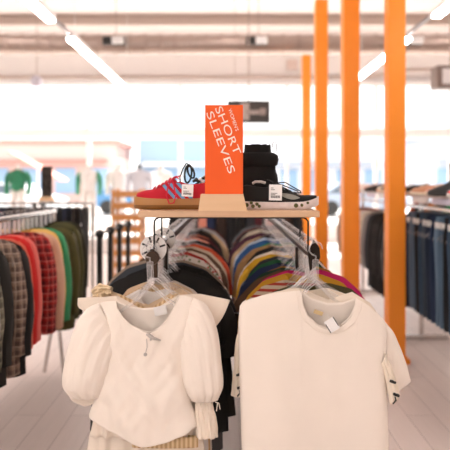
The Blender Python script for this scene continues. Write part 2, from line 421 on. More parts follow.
a_ = MB().box((-6.1, 18, 2.0), (1.9, .9, .06), rot=Matrix.Rotation(.5, 3, 'Y')); o = a_.build('parasol', plain('pink canvas', 'e09888', .8), smooth=False); tag(o, 'tilted pink canvas canopy outside the left window', 'parasol')
MB().tube([(-6.1, 18, 0), (-6.1, 18, 2.0)], .03, 8).build('pole', FRAME, o)

# ------------------------------------------------------------------ centre rack
STEEL = plain('dark brown steel', '2b231d', .3, .7, nscale=60); CHROME = plain('chrome', 'c9c4c0', .22, 1.0, nscale=9, namt=.08, bstr=0)
XL, XR, ZR, YF, YE = -.262, .292, 1.25, 1.93, 4.9
rack = thing('clothes_rack', 'double rail dark metal clothing rack in the middle, full of short sleeve tops', 'clothing rack', (0, 2.85, 0))
for X in (XL, XR):
    r_ = MB().box((X, (YF+YE)/2, ZR), (.018, YE-YF, .036), bev=.005); rl = r_.build('rail', STEEL, rack, smooth=False)
# end fittings seen at the rail ends: round disc on the left rail, pointed plate on the right rail
e = MB().lathe([(.001, -.012), (.022, -.012), (.024, -.008), (.024, .006), (.001, .006)], (XL+.003, YF-.008, ZR-.01), 24, 'Y').box((XL+.01, YF, ZR-.045), (.02, .008, .07), bev=.002)
e.build('rail_end', plain('bronze fitting', '3f2f22', .35, .6), rack)
e = MB().prism([(XR+.002+a, ZR+b) for a, b in ((0, .052), (.02, .024), (.022, -.01), (.006, -.04), (-.014, -.055), (-.02, .01))], YF-.012, YF-.002).lathe([(.001, -.02), (.005, -.02), (.005, -.01)], (XR+.004, YF, ZR), 10, 'Y')
e.build('rail_end', STEEL, rack, smooth=False)
for Y in (2.3, 4.5):
    f_ = MB()
    for X in (XL, XR): f_.box((X, Y, (ZR-.02)/2+.02), (.03, .03, ZR-.05), bev=.003)
    f_.box(((XL+XR)/2, Y, ZR-.3), (XR-XL-.03, .025, .025)); f_.box(((XL+XR)/2, Y, .12), (XR-XL-.03, .03, .03))
    f_.build('upright', STEEL, rack, smooth=False)
f_ = MB()
for X in (XL, XR): f_.box((X, 3.4, .03), (.04, 2.9, .03), bev=.004)
f_.build('base_bar', STEEL, rack, smooth=False)
# thin rod brackets that carry the shelf
for Y in (1.95, 2.17):
    b_ = MB(); pts = [(XL+.005, Y, ZR+.01), (XL+.005, Y, 1.363), (XL+.012, Y, 1.372), (XL+.022, Y, 1.376), (XR-.03, Y, 1.376), (XR-.02, Y, 1.372), (XR-.013, Y, 1.363), (XR-.013, Y, ZR+.01)]
    b_.tube(pts, .0032, 8); b_.build('shelf_bracket', plain('black rod', '0c0b0a', .35, .3), rack)
board = MB().box((.003, 2.05, 1.392), (.61, .34, .0215), bev=.002)
tag(board.build('display_shelf', wood('pale birch', 'd8b493', 'c59d78', 5, (1, 14, 14)), smooth=False), 'pale wood shelf board on top of the centre rack', 'shelf')
ZS = 1.4028

# hangers
CLEAR = clearish('clear plastic', 'ece6e4', .14, .12); HK = CHROME
def hanger_mesh():
    mb = MB()
    for s in (-1, 1):
        pts = [(0, -.110), (.02, -.126), (.05, -.158), (.1, -.19), (.15, -.224), (.165, -.236), (.172, -.245)]
        for off, hh in ((0, .007),):
            rings = []
            for x_, z_ in pts:
                rings.append([Vector((s*x_, dy, z_+dz)) for dy, dz in ((-.004, -.006), (.004, -.006), (.004, .006), (-.004, .006))])
            mb.loft(rings)
    mb.box((0, 0, -.07), (.022, .008, .075), bev=.003)
    return mb
def hook_mesh():
    mb = MB(); pts = [(0, 0, -.03), (0, 0, -.022)]
    for k in range(11):
        a = -PI/2-.0+k*(1.35*PI/10); pts.append((0+.021*math.cos(-PI/2-k*0), 0, 0)) if False else None
    arc = [(0.0+.023*math.sin(a), 0, .003-.023*math.cos(a)) for a in [x*.1*1.5*PI for x in range(11)]]
    arc = [(-x_, 0, z_) for x_, _, z_ in arc][::1]
    mb.tube([(0, 0, -.034)]+[(x_, 0, z_) for x_, _, z_ in arc], .0028, 7)
    return mb
WPL = clearish('frosted white plastic', 'f4f2f2', .75, .3)
hang_white = hanger_mesh().mesh('white_hanger', WPL)
hang_me = hanger_mesh().mesh('clear_hanger', CLEAR); hook_me = hook_mesh().mesh('hook', CLEAR)
hk_metal = hook_mesh().mesh('hook', HK)
hang_black = hanger_mesh().mesh('black_hanger', BLK)
def hanger(loc, rz, label, group, black=False, tilt=0):
    o = bpy.data.objects.new('clothes_hanger', hang_black if black else (hang_white if 'left rack' in label else hang_me)); C.objects.link(o)
    o.location = loc; o.rotation_euler = (0, tilt, rz); tag(o, label, 'hanger', group)
    h = bpy.data.objects.new('hook', hk_metal if black else hook_me); C.objects.link(h); h.parent = o
    return o

# rail garments: a shared body mesh with two shared sleeve meshes
def mk_garment(seed, hw=.2, length=.62, hip=.2, neckw=.062, T=.02, droop=.075, slv='short'):
    zn, zt = -.122, -.122-droop
    a, b = .5-neckw/hw/2, .5+neckw/hw/2
    topf = [(0, -hw, zt), (.04, -hw+.012, zt+.02), (a*.5, -(hw+neckw)/2-.01, (zn+zt)/2+.022), (a, -neckw, zn), (a+.04, -neckw*.75, zn-.045), (.5, 0, zn-.075), (b-.04, neckw*.75, zn-.045), (b, neckw, zn), (1-a*.5, (hw+neckw)/2+.01, (zn+zt)/2+.022), (.96, hw-.012, zt+.02), (1, hw, zt)]
    topb = [(0, -hw, zt), (.04, -hw+.012, zt+.02), (a*.5, -(hw+neckw)/2-.01, (zn+zt)/2+.022), (a, -neckw, zn), (.5, 0, zn-.012), (b, neckw, zn), (1-a*.5, (hw+neckw)/2+.01, (zn+zt)/2+.022), (.96, hw-.012, zt+.02), (1, hw, zt)]
    zb = zn-length
    left = [(0, -hw, zt), (.15, -hw+.015, zt-.08), (.3, -hip+.012, zt-.2), (1, -hip, zb+.01)]; right = [(k[0], -k[1], k[2]) for k in left]
    bot = [(0, -hip, zb+.01), (.5, 0, zb-.01), (1, hip, zb+.01)]
    fold = lambda x, z, u, v, s: .014*math.sin(x*34+seed*2+z*4+3*N3(x*3,z*2,seed))*v+.016*N3(x*9+seed*7, z*3, s*1.0)
    body = cloth_body(topf, topb, bot, left, right, T, fold, nu=30, nv=18, neck=(a, b)).mesh('top_body', bpy.data.materials[0], weld=.0008)
    sl = []
    for s in (-1, 1):
        if slv == 'short':
            o_ = [(0, s*(hw-.035), zt+.03), (.3, s*(hw+.015), zt-.02), (1, s*(hw+.04), zt-.2)]; i_ = [(0, s*(hw-.03), zt-.15), (.3, s*(hw-.025), zt-.17), (1, s*(hw-.06), zt-.22)]
            t_ = [(0, .012), (.3, .024), (1, .022)]
        else:
            o_ = [(0, s*(hw-.035), zt+.03), (.12, s*(hw+.012), zt-.02), (.5, s*(hw+.05), zt-.26), (1, s*(hw+.04), zt-.56)]; i_ = [(0, s*(hw-.03), zt-.17), (.15, s*(hw-.045), zt-.2), (.5, s*(hw-.07), zt-.3), (1, s*(hw-.05), zt-.57)]
            t_ = [(0, .016), (.15, .05), (.5, .058), (1, .042)]
        sl.append(cloth_sleeve(o_, i_, t_, ns=12, nr=16, folds=.12, nf=4, seed=seed+s).mesh('sleeve', bpy.data.materials[0]))
    return body, sl
KINDS = [mk_garment(k, hw=.205+.012*(k % 3), length=.58+.05*(k % 4), hip=.215+.01*(k % 3), T=.013+.004*(k % 3), droop=.095+.012*(k % 3)) for k in range(6)]
JACK = [mk_garment(20+k, hw=.235, length=.54+.09*k, hip=.25, neckw=.07, T=.045, droop=.05, slv='long') for k in range(4)]
def setmat(o, m): 
    o.material_slots[0].link = 'OBJECT'; o.material_slots[0].material = m
def hang_garment(name, kind, loc, rz, mat, label, cat, group, tilt=0, sc_=1):
    body, sl = kind
    o = bpy.data.objects.new(name, body); C.objects.link(o); o.location = loc; o.rotation_euler = (0, tilt, rz); o.scale = (sc_, 1, 1)
    setmat(o, mat); tag(o, label, cat, group)
    for me in sl:
        c = bpy.data.objects.new('sleeve', me); C.objects.link(c); c.parent = o; setmat(c, mat)
    return o
def M(key, c, typ='f', **k):
    if typ == 'f': return fabric(key, c)
right_list = [
 ('cream ruffled top', fabric('cream cotton', 'f0e2cf')),
 ('beige printed top', prints('beige print', 'd9c3a4', '8a6b4c', 'b59468', 60)),
 ('olive top', fabric('olive cotton', '4a4423')),
 ('red striped top', stripes('red stripe', 'c9b49a', 'a63a2c', 260)),
 ('ochre top', fabric('ochre cotton', 'c79422')),
 ('magenta top', fabric('magenta cotton', 'c01562')),
 ('pink floral top', prints('pink floral', 'e3b3a2', 'b0475b', '8a6a3c', 55)),
 ('dark tan top', fabric('dark tan cotton', '5d432b')),
 ('bottle green top', fabric('bottle green cotton', '173a24')),
 ('burnt orange top', fabric('burnt orange cotton', 'b5701b')),
 ('navy top', fabric('navy cotton', '1c2a4c')),
 ('forest green top', fabric('forest green cotton', '1d5a34')),
 ('washed denim shirt', fabric('washed denim', '5d6a78')),
 ('charcoal top', fabric('charcoal cotton', '2c2d33')),
 ('yellow top', fabric('yellow cotton', 'e2b028')),
 ('white top', fabric('white cotton', 'e9e2dc')),
 ('red dotted top', prints('red dots', '2d2326', 'bd3a3a', 'e1d0c5', 90, .3)),
 ('black top', fabric('black cotton', '14110f')),
 ('camel top', fabric('camel cotton', 'a98154')),
 ('pale pink top', fabric('pale pink cotton', 'dfb9ad')),
 ('emerald top', fabric('emerald cotton', '128045')),
 ('cobalt blue top', fabric('cobalt cotton', '2b5b96')),
 ('ice blue top', fabric('ice blue cotton', 'c4d2df')),
 ('jet black blouse', fabric('jet cotton', '0d0c0c')),
 ('sand coloured top', fabric('sand cotton', 'c4a47d')),
 ('plum top', fabric('plum cotton', '4a2136')),
 ('dusty rose top', fabric('dusty rose cotton', 'b9807c')),
 ('chocolate top', fabric('chocolate cotton', '2f1d14')),
 ('oatmeal top', fabric('oatmeal cotton', 'cdbfa8')),
 ('midnight top', fabric('midnight cotton', '12131c')),
 ('rust top', fabric('rust cotton', '8f4222')),
 ('steel grey top', fabric('steel cotton', '5c5f63')),
]
left_list = [
 ('white flutter sleeve top', fabric('white cotton', 'e9e2dc')),
 ('beige ribbed knit top', ribbed('beige rib', 'e4c9a0', 'bf9b6d', 420)),
 ('light tan top', fabric('light tan cotton', 'd9bd9c')),
 ('pearl grey top', fabric('pearl cotton', 'cfc6bd')),
 ('plain black top', fabric('black cotton', '14110f')),
 ('jet black ribbed top', ribbed('jet rib', '16130f', '070605', 380)),
 ('black satin blouse', plain('black satin', '15131a', .3)),
 ('soft black tee', fabric('soft black cotton', '1b1714')),
 ('black lace top', prints('black lace', '100e0d', '2a2520', '1c1915', 90)),
 ('slate grey top', fabric('slate cotton', '363a40')),
 ('taupe top', fabric('taupe cotton', '9b8775')),
 ('off white patterned top', prints('cream pattern', 'e1d5c4', '8c7f68', 'b4a78d', 70)),
 ('grey floral top', prints('grey floral', 'c9c0b8', '6e7a54', 'b14b3d', 60)),
 ('red patterned top', prints('red pattern', '9a2a22', 'e0c3aa', '5e1d1a', 80)),
 ('dark red top', fabric('dark red cotton', '8e2018')),
 ('bone white top', fabric('bone cotton', 'ddd0bf')),
 ('brown top', fabric('brown cotton', '5a4130')),
 ('putty coloured top', fabric('putty cotton', 'c7b49b')),
 ('orange red top', fabric('orange red cotton', 'c64a2a')),
 ('smoke grey top', fabric('smoke cotton', '8c8886')),
 ('coal black top', fabric('coal cotton', '121010')),
 ('silver white top', fabric('silver white cotton', 'dedbd9')),
 ('salmon top', fabric('salmon cotton', 'd98c76')),
 ('inky black top', fabric('inky cotton', '0f0f13')),
 ('wine top', fabric('wine cotton', '4d1420')),
 ('terracotta top', fabric('terracotta cotton', 'b8644a')),
 ('espresso top', fabric('espresso cotton', '21150f')),
 ('biscuit top', fabric('biscuit cotton', 'c9ab85')),
 ('raven black top', fabric('raven cotton', '0c0b0d')),
 ('fog grey top', fabric('fog cotton', 'a5a3a1')),
 ('maroon top', fabric('maroon cotton', '5e1a1a')),
]
for side, X, lst, y0 in (('right', XR, right_list, 1.985), ('left', XL, left_list, 1.985)):
    n = len(lst); y = y0; prev = 'cream tee at the front' if side == 'right' else 'puff sleeve blouse at the front'
    for i, (desc, mat) in enumerate(lst):
        rz = rnd.uniform(-.07, .07)+(.03 if side == 'left' else -.03); tl = rnd.uniform(-.05, .05)
        loc = (X, y, ZR+.018+.003)
        hang_garment('short_sleeve_shirt', KINDS[rnd.randrange(6)], (X+rnd.uniform(-.012, .012), y, ZR+.012-(.022 if i < 4 else 0)+rnd.uniform(-.012, .012)), rz, mat, '%s on the %s rail, behind the %s' % (desc, side, prev), 'top', 'short sleeve tops on the %s rail' % side, tl, rnd.uniform(.94, 1.1) if side == 'right' or i > 10 else (.8 if i < 4 else rnd.uniform(1.1, 1.2)))
        hanger(loc, rz, 'clear hanger holding the %s on the %s rail' % (desc, side), 'clear hangers on the %s rail' % side, tilt=tl)
        y += (.046+.088*i/n)*(YE-.06-y0)/(.09*n)*rnd.uniform(.8, 1.15); prev = desc
# empty clear hangers bunched at the front ends of the rails
for side, X, ys in (('left', XL, (1.955, 2.01, 2.03, 2.05)), ('right', XR, (1.96, 2.01, 2.03, 2.06))):
    for k, yy in enumerate(ys):
        hanger((X+.004*k, yy, ZR+.021), rnd.uniform(-.25, .25), 'clear plastic hanger bunched near the front end of the %s rail' % side, 'spare clear hangers at the %s rail end' % side, tilt=rnd.uniform(-.12, .12))
# size dividers: white discs with black marks
DW = plain('white divider plastic', 'eae5e0', .4)
for Y, rz, lb in ((1.965, .12, 'round white size divider at the front of the left rail'), (2.3, -.1, 'round white size divider farther back on the left rail')):
    t = thing('size_divider', lb, 'size divider', (XL, Y, ZR+.016), 'round white size dividers', rz)
    mb = MB(); ro, ri = .047, .014; n = 36
    for y_ in (-.001, .001):
        pass
    ring = []
    prof = [(ri, -.001), (ro, -.001), (ro, .001), (ri, .001)]
    mb.lathe(prof+[prof[0]], (0, 0, 0), n, 'Y'); mb.f = [f for f in mb.f if len(f) == 4]; mb.m = [0]*len(mb.f)
    mb.build('disc', DW, t, world=False)
    for a in (.3, 1.1, 1.9, 2.7, 3.6, 4.4, 5.3): MB().box((.033*math.cos(a), -.0022, .033*math.sin(a)), (.020, .001, .0065), rot=Matrix.Rotation(-a, 3, 'Y')).build('marking', BLK, t, world=False, smooth=False)

# ------------------------------------------------------------------ hero garments
def P(px, py, Y): return ((px-228)*Y/560, 1.5-(py-182)*Y/560)
def K(keys, Y): return [(t_,)+P(x_, y_, Y) for t_, x_, y_ in keys]
IV = fabric('ivory cotton', 'f3e7da', weave=650, sheen=.1, namt=.04); IV2 = fabric('ivory gauze', 'eedfce', weave=400, sheen=.1, namt=.05)
def neckband(pts, r, name, mat, parent): 
    return MB().tube(pts, r, 8).build(name, mat, parent)
def finish(mb, name, mat, parent, t=.0014):
    o = mb.build(name, mat, parent, weld=.0006); solid(o, t); return o
# --- cream tee on the right rail
Y = 1.85
tee = thing('cream_tee', 'boxy plain cream tee hanging at the front of the right rail', 'top', (XR, Y, 1.12))
tf = K([(0, 240, 306), (.03, 243, 302), (.13, 262, 295.5), (.3, 285, 292), (.41, 301, 290.5), (.43, 302, 303), (.47, 307, 315), (.52, 316.5, 323.5), (.58, 328, 326.8), (.64, 340, 324), (.69, 349.5, 316), (.73, 355, 305), (.75, 356, 298), (.85, 369, 306), (.94, 381, 318), (1, 386, 325)], Y)
tb = K([(0, 240, 306), (.03, 243, 302), (.13, 262, 295.5), (.3, 285, 292), (.41, 301, 290.5), (.48, 312, 299), (.58, 328, 304), (.68, 344, 303), (.75, 356, 298), (.85, 369, 306), (.94, 381, 318), (1, 386, 325)], Y)
lf = K([(0, 240, 306), (.1, 238.5, 325), (.3, 239, 352), (.5, 240, 390), (1, 243, 480)], Y)
rg = K([(0, 386, 325), (.15, 387, 350), (.35, 386, 378), (.5, 387, 400), (1, 390, 482)], Y)
bo = K([(0, 243, 480), (.5, 315, 486), (1, 390, 482)], Y)
def fold_t(x, z, u, v, s):
    return .008*math.sin((x-.3)*20+1+(z-1)*2)*v+.012*N3(x*6, z*2.2, 3+s)+.0025*N3(x*16, z*9, 8)
body = finish(cloth_body(tf, tb, bo, lf, rg, .03, fold_t, nu=100, nv=70, y0=Y, neck=(.41, .75)), 'body', IV, tee)
so = K([(0, 377, 312), (.35, 392, 330), (.7, 404, 356), (1, 413, 383)], Y+.01); si = K([(0, 384, 378), (.35, 386, 386), (.7, 388, 393), (1, 391, 397)], Y+.01)
finish(cloth_sleeve(so, si, [(0, .014), (.4, .022), (1, .014)], folds=.08, nf=3, y0=Y+.03, seed=2), 'sleeve', IV, tee)
so = K([(0, 246, 300), (.35, 241, 306), (.7, 239, 330), (1, 240, 352)], Y+.03); si = K([(0, 256, 345), (.35, 254, 352), (.7, 252, 362), (1, 252, 368)], Y+.03)
finish(cloth_sleeve(so, si, [(0, .012), (1, .014)], y0=Y+.035, seed=1), 'sleeve', IV, tee)
nb = []
for k in range(41):
    u = .41+.34*k/40; x_, z_ = lin(tf, u); nb.append((x_, Y-.002-.013*math.sin(PI*k/40)**.5, z_-.001))
neckband(nb, .0025, 'neckband', IV, tee)

# inner seam of the neckband, a little below the edge
nb2 = []
cx, cz = P(328, 296, Y)
for k in range(41):
    x_, _, z_ = nb[k]; dx, dz = x_-cx, z_-cz; l_ = math.hypot(dx, dz)+1e-6; nb2.append((x_+dx/l_*.016, Y-.020-.014*math.sin(PI*k/40)**.5, z_+dz/l_*.016))
MB().tube(nb2, .0012, 6).build('neck_seam', IV, tee)
a_, b_ = P(317, 312, Y); LB = MB().box((a_+.005, Y+.004, b_-.003), (.03, .002, .013), rot=Matrix.Rotation(.35, 3, 'Y')); LB.build('neck_label', plain('beige woven label', 'd9bf8e', .8), tee, smooth=False)
def price_tag(px, py, Yt, w_, h_, ang, label, marks=True, stringto=None, bars=0, group='white paper price tags'):
    x_, z_ = P(px, py, Yt); t = thing('price_tag', label, 'tag', (x_, Yt, z_-h_/2), group)
    R_ = Matrix.Rotation(ang, 3, 'Y')
    MB().box((x_, Yt, z_), (w_, .0012, h_), rot=R_, bev=.0003).build('card', plain('white card', 'f4f1ee', .6, namt=.02), t, smooth=False)
    if marks:
        mk = MB()
        for k in range(bars or 9): mk.box(Vector((x_, Yt-.001, z_))+R_ @ Vector((-w_*.32+k*w_*.64/((bars or 9)-1), 0, -h_*.27)), (w_*(.035 if k % 2 else .05), .0006, h_*.16), rot=R_)
        for k, (a, b) in enumerate(((.28, .2), (.17, .3), (-.05, .5), (-.13, .35))): mk.box(Vector((x_, Yt-.001, z_))+R_ @ Vector((-w_*.36+w_*b/2, 0, h_*a)), (w_*b, .0006, h_*.035), rot=R_)
        mk.build('printed_mark', plain('grey ink', '55504e', .7), t, smooth=False)
    if stringto:
        sx, sz = P(stringto[0], stringto[1], Yt); MB().tube([(x_, Yt, z_+h_*.42), ((x_+sx)/2+.004, Yt-.003, (z_+sz)/2), (sx, Yt+.004, sz)], .0006, 5).build('string', DW, t)
    return t
pt = price_tag(332, 325, Y-.045, .036, .042, -.55, 'white price tag with black edges at the neck of the cream tee', False, (327, 314))
x_, z_ = P(332, 325, Y-.045); R_ = Matrix.Rotation(-.55, 3, 'Y')
for s in (-1, 1): MB().box(Vector((x_, Y-.0462, z_))+R_ @ Vector((s*.0165, 0, .004*s)), (.0022, .0008, .033), rot=R_).build('edge_line', BLK, pt, smooth=False)
hanger((XR+.006, Y+.05, ZR+.02), .1, 'clear plastic hanger inside the neck of the cream tee', 'clear hangers on the right rail', tilt=.02)

# --- cream knit with ribbon trimmed cuffs right behind the tee
Y = 1.915
kt = thing('ribbon_cuff_blouse', 'cream top with black ribbon at its cuffs, half hidden behind the cream tee', 'top', (XR, Y, 1.1))
tf = K([(0, 247, 300), (.2, 275, 292), (.4, 300, 288), (.55, 328, 300), (.7, 352, 292), (.85, 370, 303), (1, 383, 322)], Y)
finish(cloth_body(tf, tf, K([(0, 252, 470), (1, 378, 470)], Y), K([(0, 247, 300), (.3, 246, 350), (1, 252, 470)], Y), K([(0, 383, 322), (.3, 384, 360), (1, 378, 470)], Y), .012, lambda *a: .003*N3(a[0]*9, a[1]*3, 1), nu=40, nv=24, y0=Y, neck=(.4, .7)), 'body', fabric('cream cotton', 'f0e2cf'), kt)
for (o_, i_, rb) in (([(0, 250, 302), (.3, 237, 335), (.7, 233, 372), (1, 231, 394)], [(0, 262, 350), (.3, 250, 365), (.7, 246, 384), (1, 242, 396)], ((239, 372), (240, 385))),
                     ([(0, 384, 352), (.3, 389, 362), (.7, 395, 378), (1, 399, 394)], [(0, 380, 362), (.3, 384, 374), (.7, 387, 390), (1, 389, 403)], ((390.5, 379), (394, 392)))):
    Y = 1.915 if o_[0][1] < 300 else 1.835
    sl = finish(cloth_sleeve(K(o_, Y), K(i_, Y), [(0, .01), (.5, .016), (1, .012)], folds=.15, nf=6, y0=Y-.01, seed=3), 'sleeve', fabric('cream cotton', 'f0e2cf'), kt)
    for (a, b) in rb:
        x_, z_ = P(a, b, Y); MB().box((x_, Y-.024, z_), (.022, .012, .009), rot=Matrix.Rotation(.35 if a > 300 else -.2, 3, 'Y'), bev=.003).build('ribbon_trim', BLK, sl)
    x_, z_ = P(rb[1][0]-1, rb[1][1]+5, Y); MB().tube([(x_, Y-.02, z_+.01), (x_+.003, Y-.022, z_-.002), (x_-.006, Y-.02, z_-.014)], .003, 6).build('ribbon_end', BLK, sl)

# --- puff sleeve blouse on the left rail
Y = 1.84
bl = thing('puff_sleeve_blouse', 'cream puff sleeve blouse hanging at the front of the left rail', 'blouse', (XL, Y, 1.1))
tf = K([(0, 100, 303), (.08, 106, 301.5), (.16, 116, 301), (.2, 117.5, 307), (.26, 123, 316), (.34, 132, 323.5), (.42, 142, 328.5), (.5, 151, 330.5), (.57, 159, 327), (.65, 167, 319.5), (.73, 174, 308), (.8, 179, 296), (.88, 185, 296), (.95, 191, 297.5), (1, 196, 301)], Y)
tb = K([(0, 100, 303), (.08, 106, 301.5), (.16, 116, 301), (.3, 128, 307), (.44, 143, 309), (.57, 157, 308), (.7, 170, 303), (.8, 179, 296), (.88, 185, 296), (.95, 191, 297.5), (1, 196, 301)], Y)
lf = K([(0, 100, 303), (.1, 106, 318), (.2, 110, 332), (.38, 106, 352), (.6, 101, 378), (1, 89, 415)], Y)
rg = K([(0, 196, 301), (.12, 191, 318), (.3, 187, 342), (.5, 185, 366), (.7, 188, 390), (1, 198, 424)], Y)
bo = K([(0, 89, 415), (.15, 104, 423), (.35, 125, 434), (.55, 148, 441), (.75, 172, 437), (1, 198, 424)], Y)
def fold_b(x, z, u, v, s):
    d = .020*N3(x*8+5, z*5, s*3)+.010*N3(x*19+z*9, z*11-x*4, 2)+.004*N3(x*34-z*20, z*14, 5)
    d += .010*math.exp(-((x+.30+(z-.85)*.55)/.02)**2)*v*(1-v)*-4+.009*math.sin((x+z*.6)*36)*v*v
    d += -.010*math.exp(-((u-.5)/.10)**2)*max(0, 1-v*2.2)
    return d
finish(cloth_body(tf, tb, bo, lf, rg, .028, fold_b, nu=100, nv=80, y0=Y, neck=(.16, .8)), 'body', IV, bl)
gat = lambda s: .65+2.2*math.exp(-(s/.18)**2)+1.5*math.exp(-((1-s)/.12)**2)
so = K([(0, 99, 303), (.2, 85, 311), (.42, 73, 333), (.65, 65, 362), (.85, 63.5, 383), (1, 70, 396)], Y); si = K([(0, 120, 340), (.2, 116, 350), (.42, 112, 364), (.65, 108, 377), (.85, 105, 387), (1, 102, 396)], Y)
sl = finish(cloth_sleeve(so, si, [(0, .004), (.08, .02), (.25, .042), (.6, .056), (.85, .05), (1, .026)], ns=50, nr=90, folds=.04, nf=13, y0=Y-.004, seed=1.3, gather=gat), 'sleeve', IV, bl)
so = K([(0, 70, 394), (.5, 74, 400), (1, 84, 404)], Y+.02); si = K([(0, 101, 394), (.5, 98, 400), (1, 92, 403)], Y+.02)
finish(cloth_sleeve(so, si, [(0, .024), (1, .014)], ns=10, folds=.1, nf=10, y0=Y+.012), 'cuff', IV2, sl)
so = K([(0, 193, 298), (.2, 206, 305), (.42, 216, 328), (.65, 221, 358), (.85, 223, 384), (1, 218, 399)], Y); si = K([(0, 179, 340), (.2, 180, 350), (.42, 181, 364), (.65, 183, 380), (.85, 187, 392), (1, 192, 400)], Y)
sr = finish(cloth_sleeve(so, si, [(0, .004), (.08, .02), (.25, .04), (.6, .05), (.85, .046), (1, .022)], ns=50, nr=90, folds=.04, nf=13, y0=Y-.004, seed=4.1, gather=gat), 'sleeve', IV, bl)
so = K([(0, 216, 398), (.25, 213, 403), (.5, 213, 411), (.6, 214.5, 414), (1, 218, 436)], Y); si = K([(0, 194, 399), (.25, 195, 403), (.5, 195, 411), (.6, 195, 414), (1, 197, 437)], Y)
finish(cloth_sleeve(so, si, [(0, .02), (.3, .014), (.5, .014), (1, .026)], ns=24, nr=60, folds=.16, nf=10, y0=Y+.004, seed=2), 'cuff', IV2, sr)
x_, z_ = P(219, 399, Y); MB().tube([(x_-.012, Y-.03, z_+.002), (x_, Y-.034, z_), (x_+.004, Y-.034, z_-.02)], .0016, 6).tube([(x_-.004, Y-.033, z_), (x_-.008, Y-.034, z_-.026)], .0016, 6).build('cuff_tie', IV2, sr)
nb = []
for k in range(49):
    u = .16+.64*k/48; x_, z_ = lin(tf, u); nb.append((x_, Y-.003-.014*math.sin(PI*k/48)**.5-.005*math.sin(PI*k/48), z_))
neckband(nb, .0018, 'neckband', IV, bl)
x_, z_ = P(153, 333, Y); KN = MB()
KN.tube([(x_-.016, Y-.036, z_+.005), (x_-.004, Y-.042, z_+.001), (x_+.008, Y-.041, z_-.006), (x_+.03, Y-.036, z_-.014)], [.003, .006, .005, .002], 8).tube([(x_-.006, Y-.04, z_+.008), (x_+.004, Y-.044, z_), (x_-.003, Y-.04, z_-.012)], [.002, .005, .003], 8)
KN.build('neck_tie', plain('grey satin ribbon', 'bfb6ae', .4), bl)
x_, z_ = P(147, 351, Y); MB().lathe([(.001, -.003), (.005, -.003), (.006, 0), (.001, .001)], (x_, Y-.038, z_), 14, 'Y').tube([(x_+.004, Y-.036, z_+.05), (x_+.006, Y-.04, z_+.025), (x_, Y-.04, z_)], .0012, 6).build('button', plain('grey satin ribbon', 'bfb6ae', .4), bl)
x_, z_ = P(154, 310, Y); MB().box((x_+.02, Y+.008, z_-.004), (.042, .0016, .03), rot=Matrix.Rotation(-.2, 3, 'Y')).build('care_label', DW, bl, smooth=False)
hanger((XL+.004, Y+.0, ZR+.021), -.03, 'clear plastic hanger inside the neck of the puff sleeve blouse', 'clear hangers on the left rail', tilt=-.04)

# --- tiered skirt-length top behind the blouse, and the ribbed knit under it
Y = 1.905
tt = thing('tiered_blouse', 'long cream tiered top showing below the hem of the puff sleeve blouse', 'top', (XL, Y, 1.1))
tf = K([(0, 78, 298), (.25, 104, 297), (.35, 118, 296), (.5, 148, 314), (.65, 178, 295), (.78, 200, 294), (1, 230, 300)], Y)
finish(cloth_body(tf, tf, K([(0, 92, 418), (1, 198, 418)], Y), K([(0, 78, 298), (.1, 79, 308), (.2, 94, 316), (.5, 96, 350), (1, 92, 418)], Y), K([(0, 230, 300), (.1, 222, 318), (.25, 205, 340), (.5, 197, 360), (1, 198, 418)], Y), .016, lambda *a: .004*N3(a[0]*12, a[1]*3, 1), nu=60, nv=30, y0=Y, neck=(.35, .65)), 'body', IV2, tt)
def tier(x0, x1, y0_, x2, x3, y1_, nm, mat, amp=.010, fq=95, yy=Y, th=.018):
    mb = MB(); n = 140; rings = []
    for j in range(9):
        s = j/8; ring = []
        for k in range(n):
            a = 2*PI*k/n; xa = x0+(x2-x0)*s; xb = x1+(x3-x1)*s; py = y0_+(y1_-y0_)*s
            X_, Z_ = P((xa+xb)/2+(xb-xa)/2*math.cos(a), py, yy)
            amp_ = amp*(.35+.65*s)
            ring.append(Vector((X_, yy+math.sin(a)*(th+amp_*math.sin(X_*fq+1.5*N3(X_*9, 1, 1)))+.3*amp_*math.sin(X_*fq*1.7), Z_)))
        rings.append(ring)
    return finish(mb.loft(rings, cap=False), nm, mat, tt)
tier(95, 200, 412, 90, 204, 436, 'tier', IV2, .010, 120, Y-.01, .022)
tier(90, 202, 432, 84, 208, 470, 'tier', IV2, .012, 100, Y+.004, .018)
Y2 = 1.945
kn = thing('ribbed_knit', 'beige ribbed knit band showing under the blouse hem', 'top', (XL, Y2, .6))
Yk = 1.868
mb = MB(); rings = []
for j in range(5):
    py = 436+j*2.8; rings.append([Vector((P(165+33*math.cos(2*PI*k/40), py, Yk)[0], Yk+.009*math.sin(2*PI*k/40), P(0, py, Yk)[1])) for k in range(40)])
finish(mb.loft(rings, cap=False), 'hem_band', ribbed('beige rib', 'e4c9a0', 'bf9b6d', 420), kn)
tfk = K([(0, 104, 299), (.3, 122, 295), (.5, 148, 310), (.7, 176, 293), (1, 200, 300)], Y2)
finish(cloth_body(tfk, tfk, K([(0, 110, 425), (1, 196, 425)], Y2), K([(0, 104, 299), (1, 110, 425)], Y2), K([(0, 200, 300), (1, 196, 425)], Y2), .012, lambda *a: 0, nu=30, nv=12, y0=Y2, neck=(.3, .7)), 'body', ribbed('beige rib', 'e4c9a0', 'bf9b6d', 420), kn)
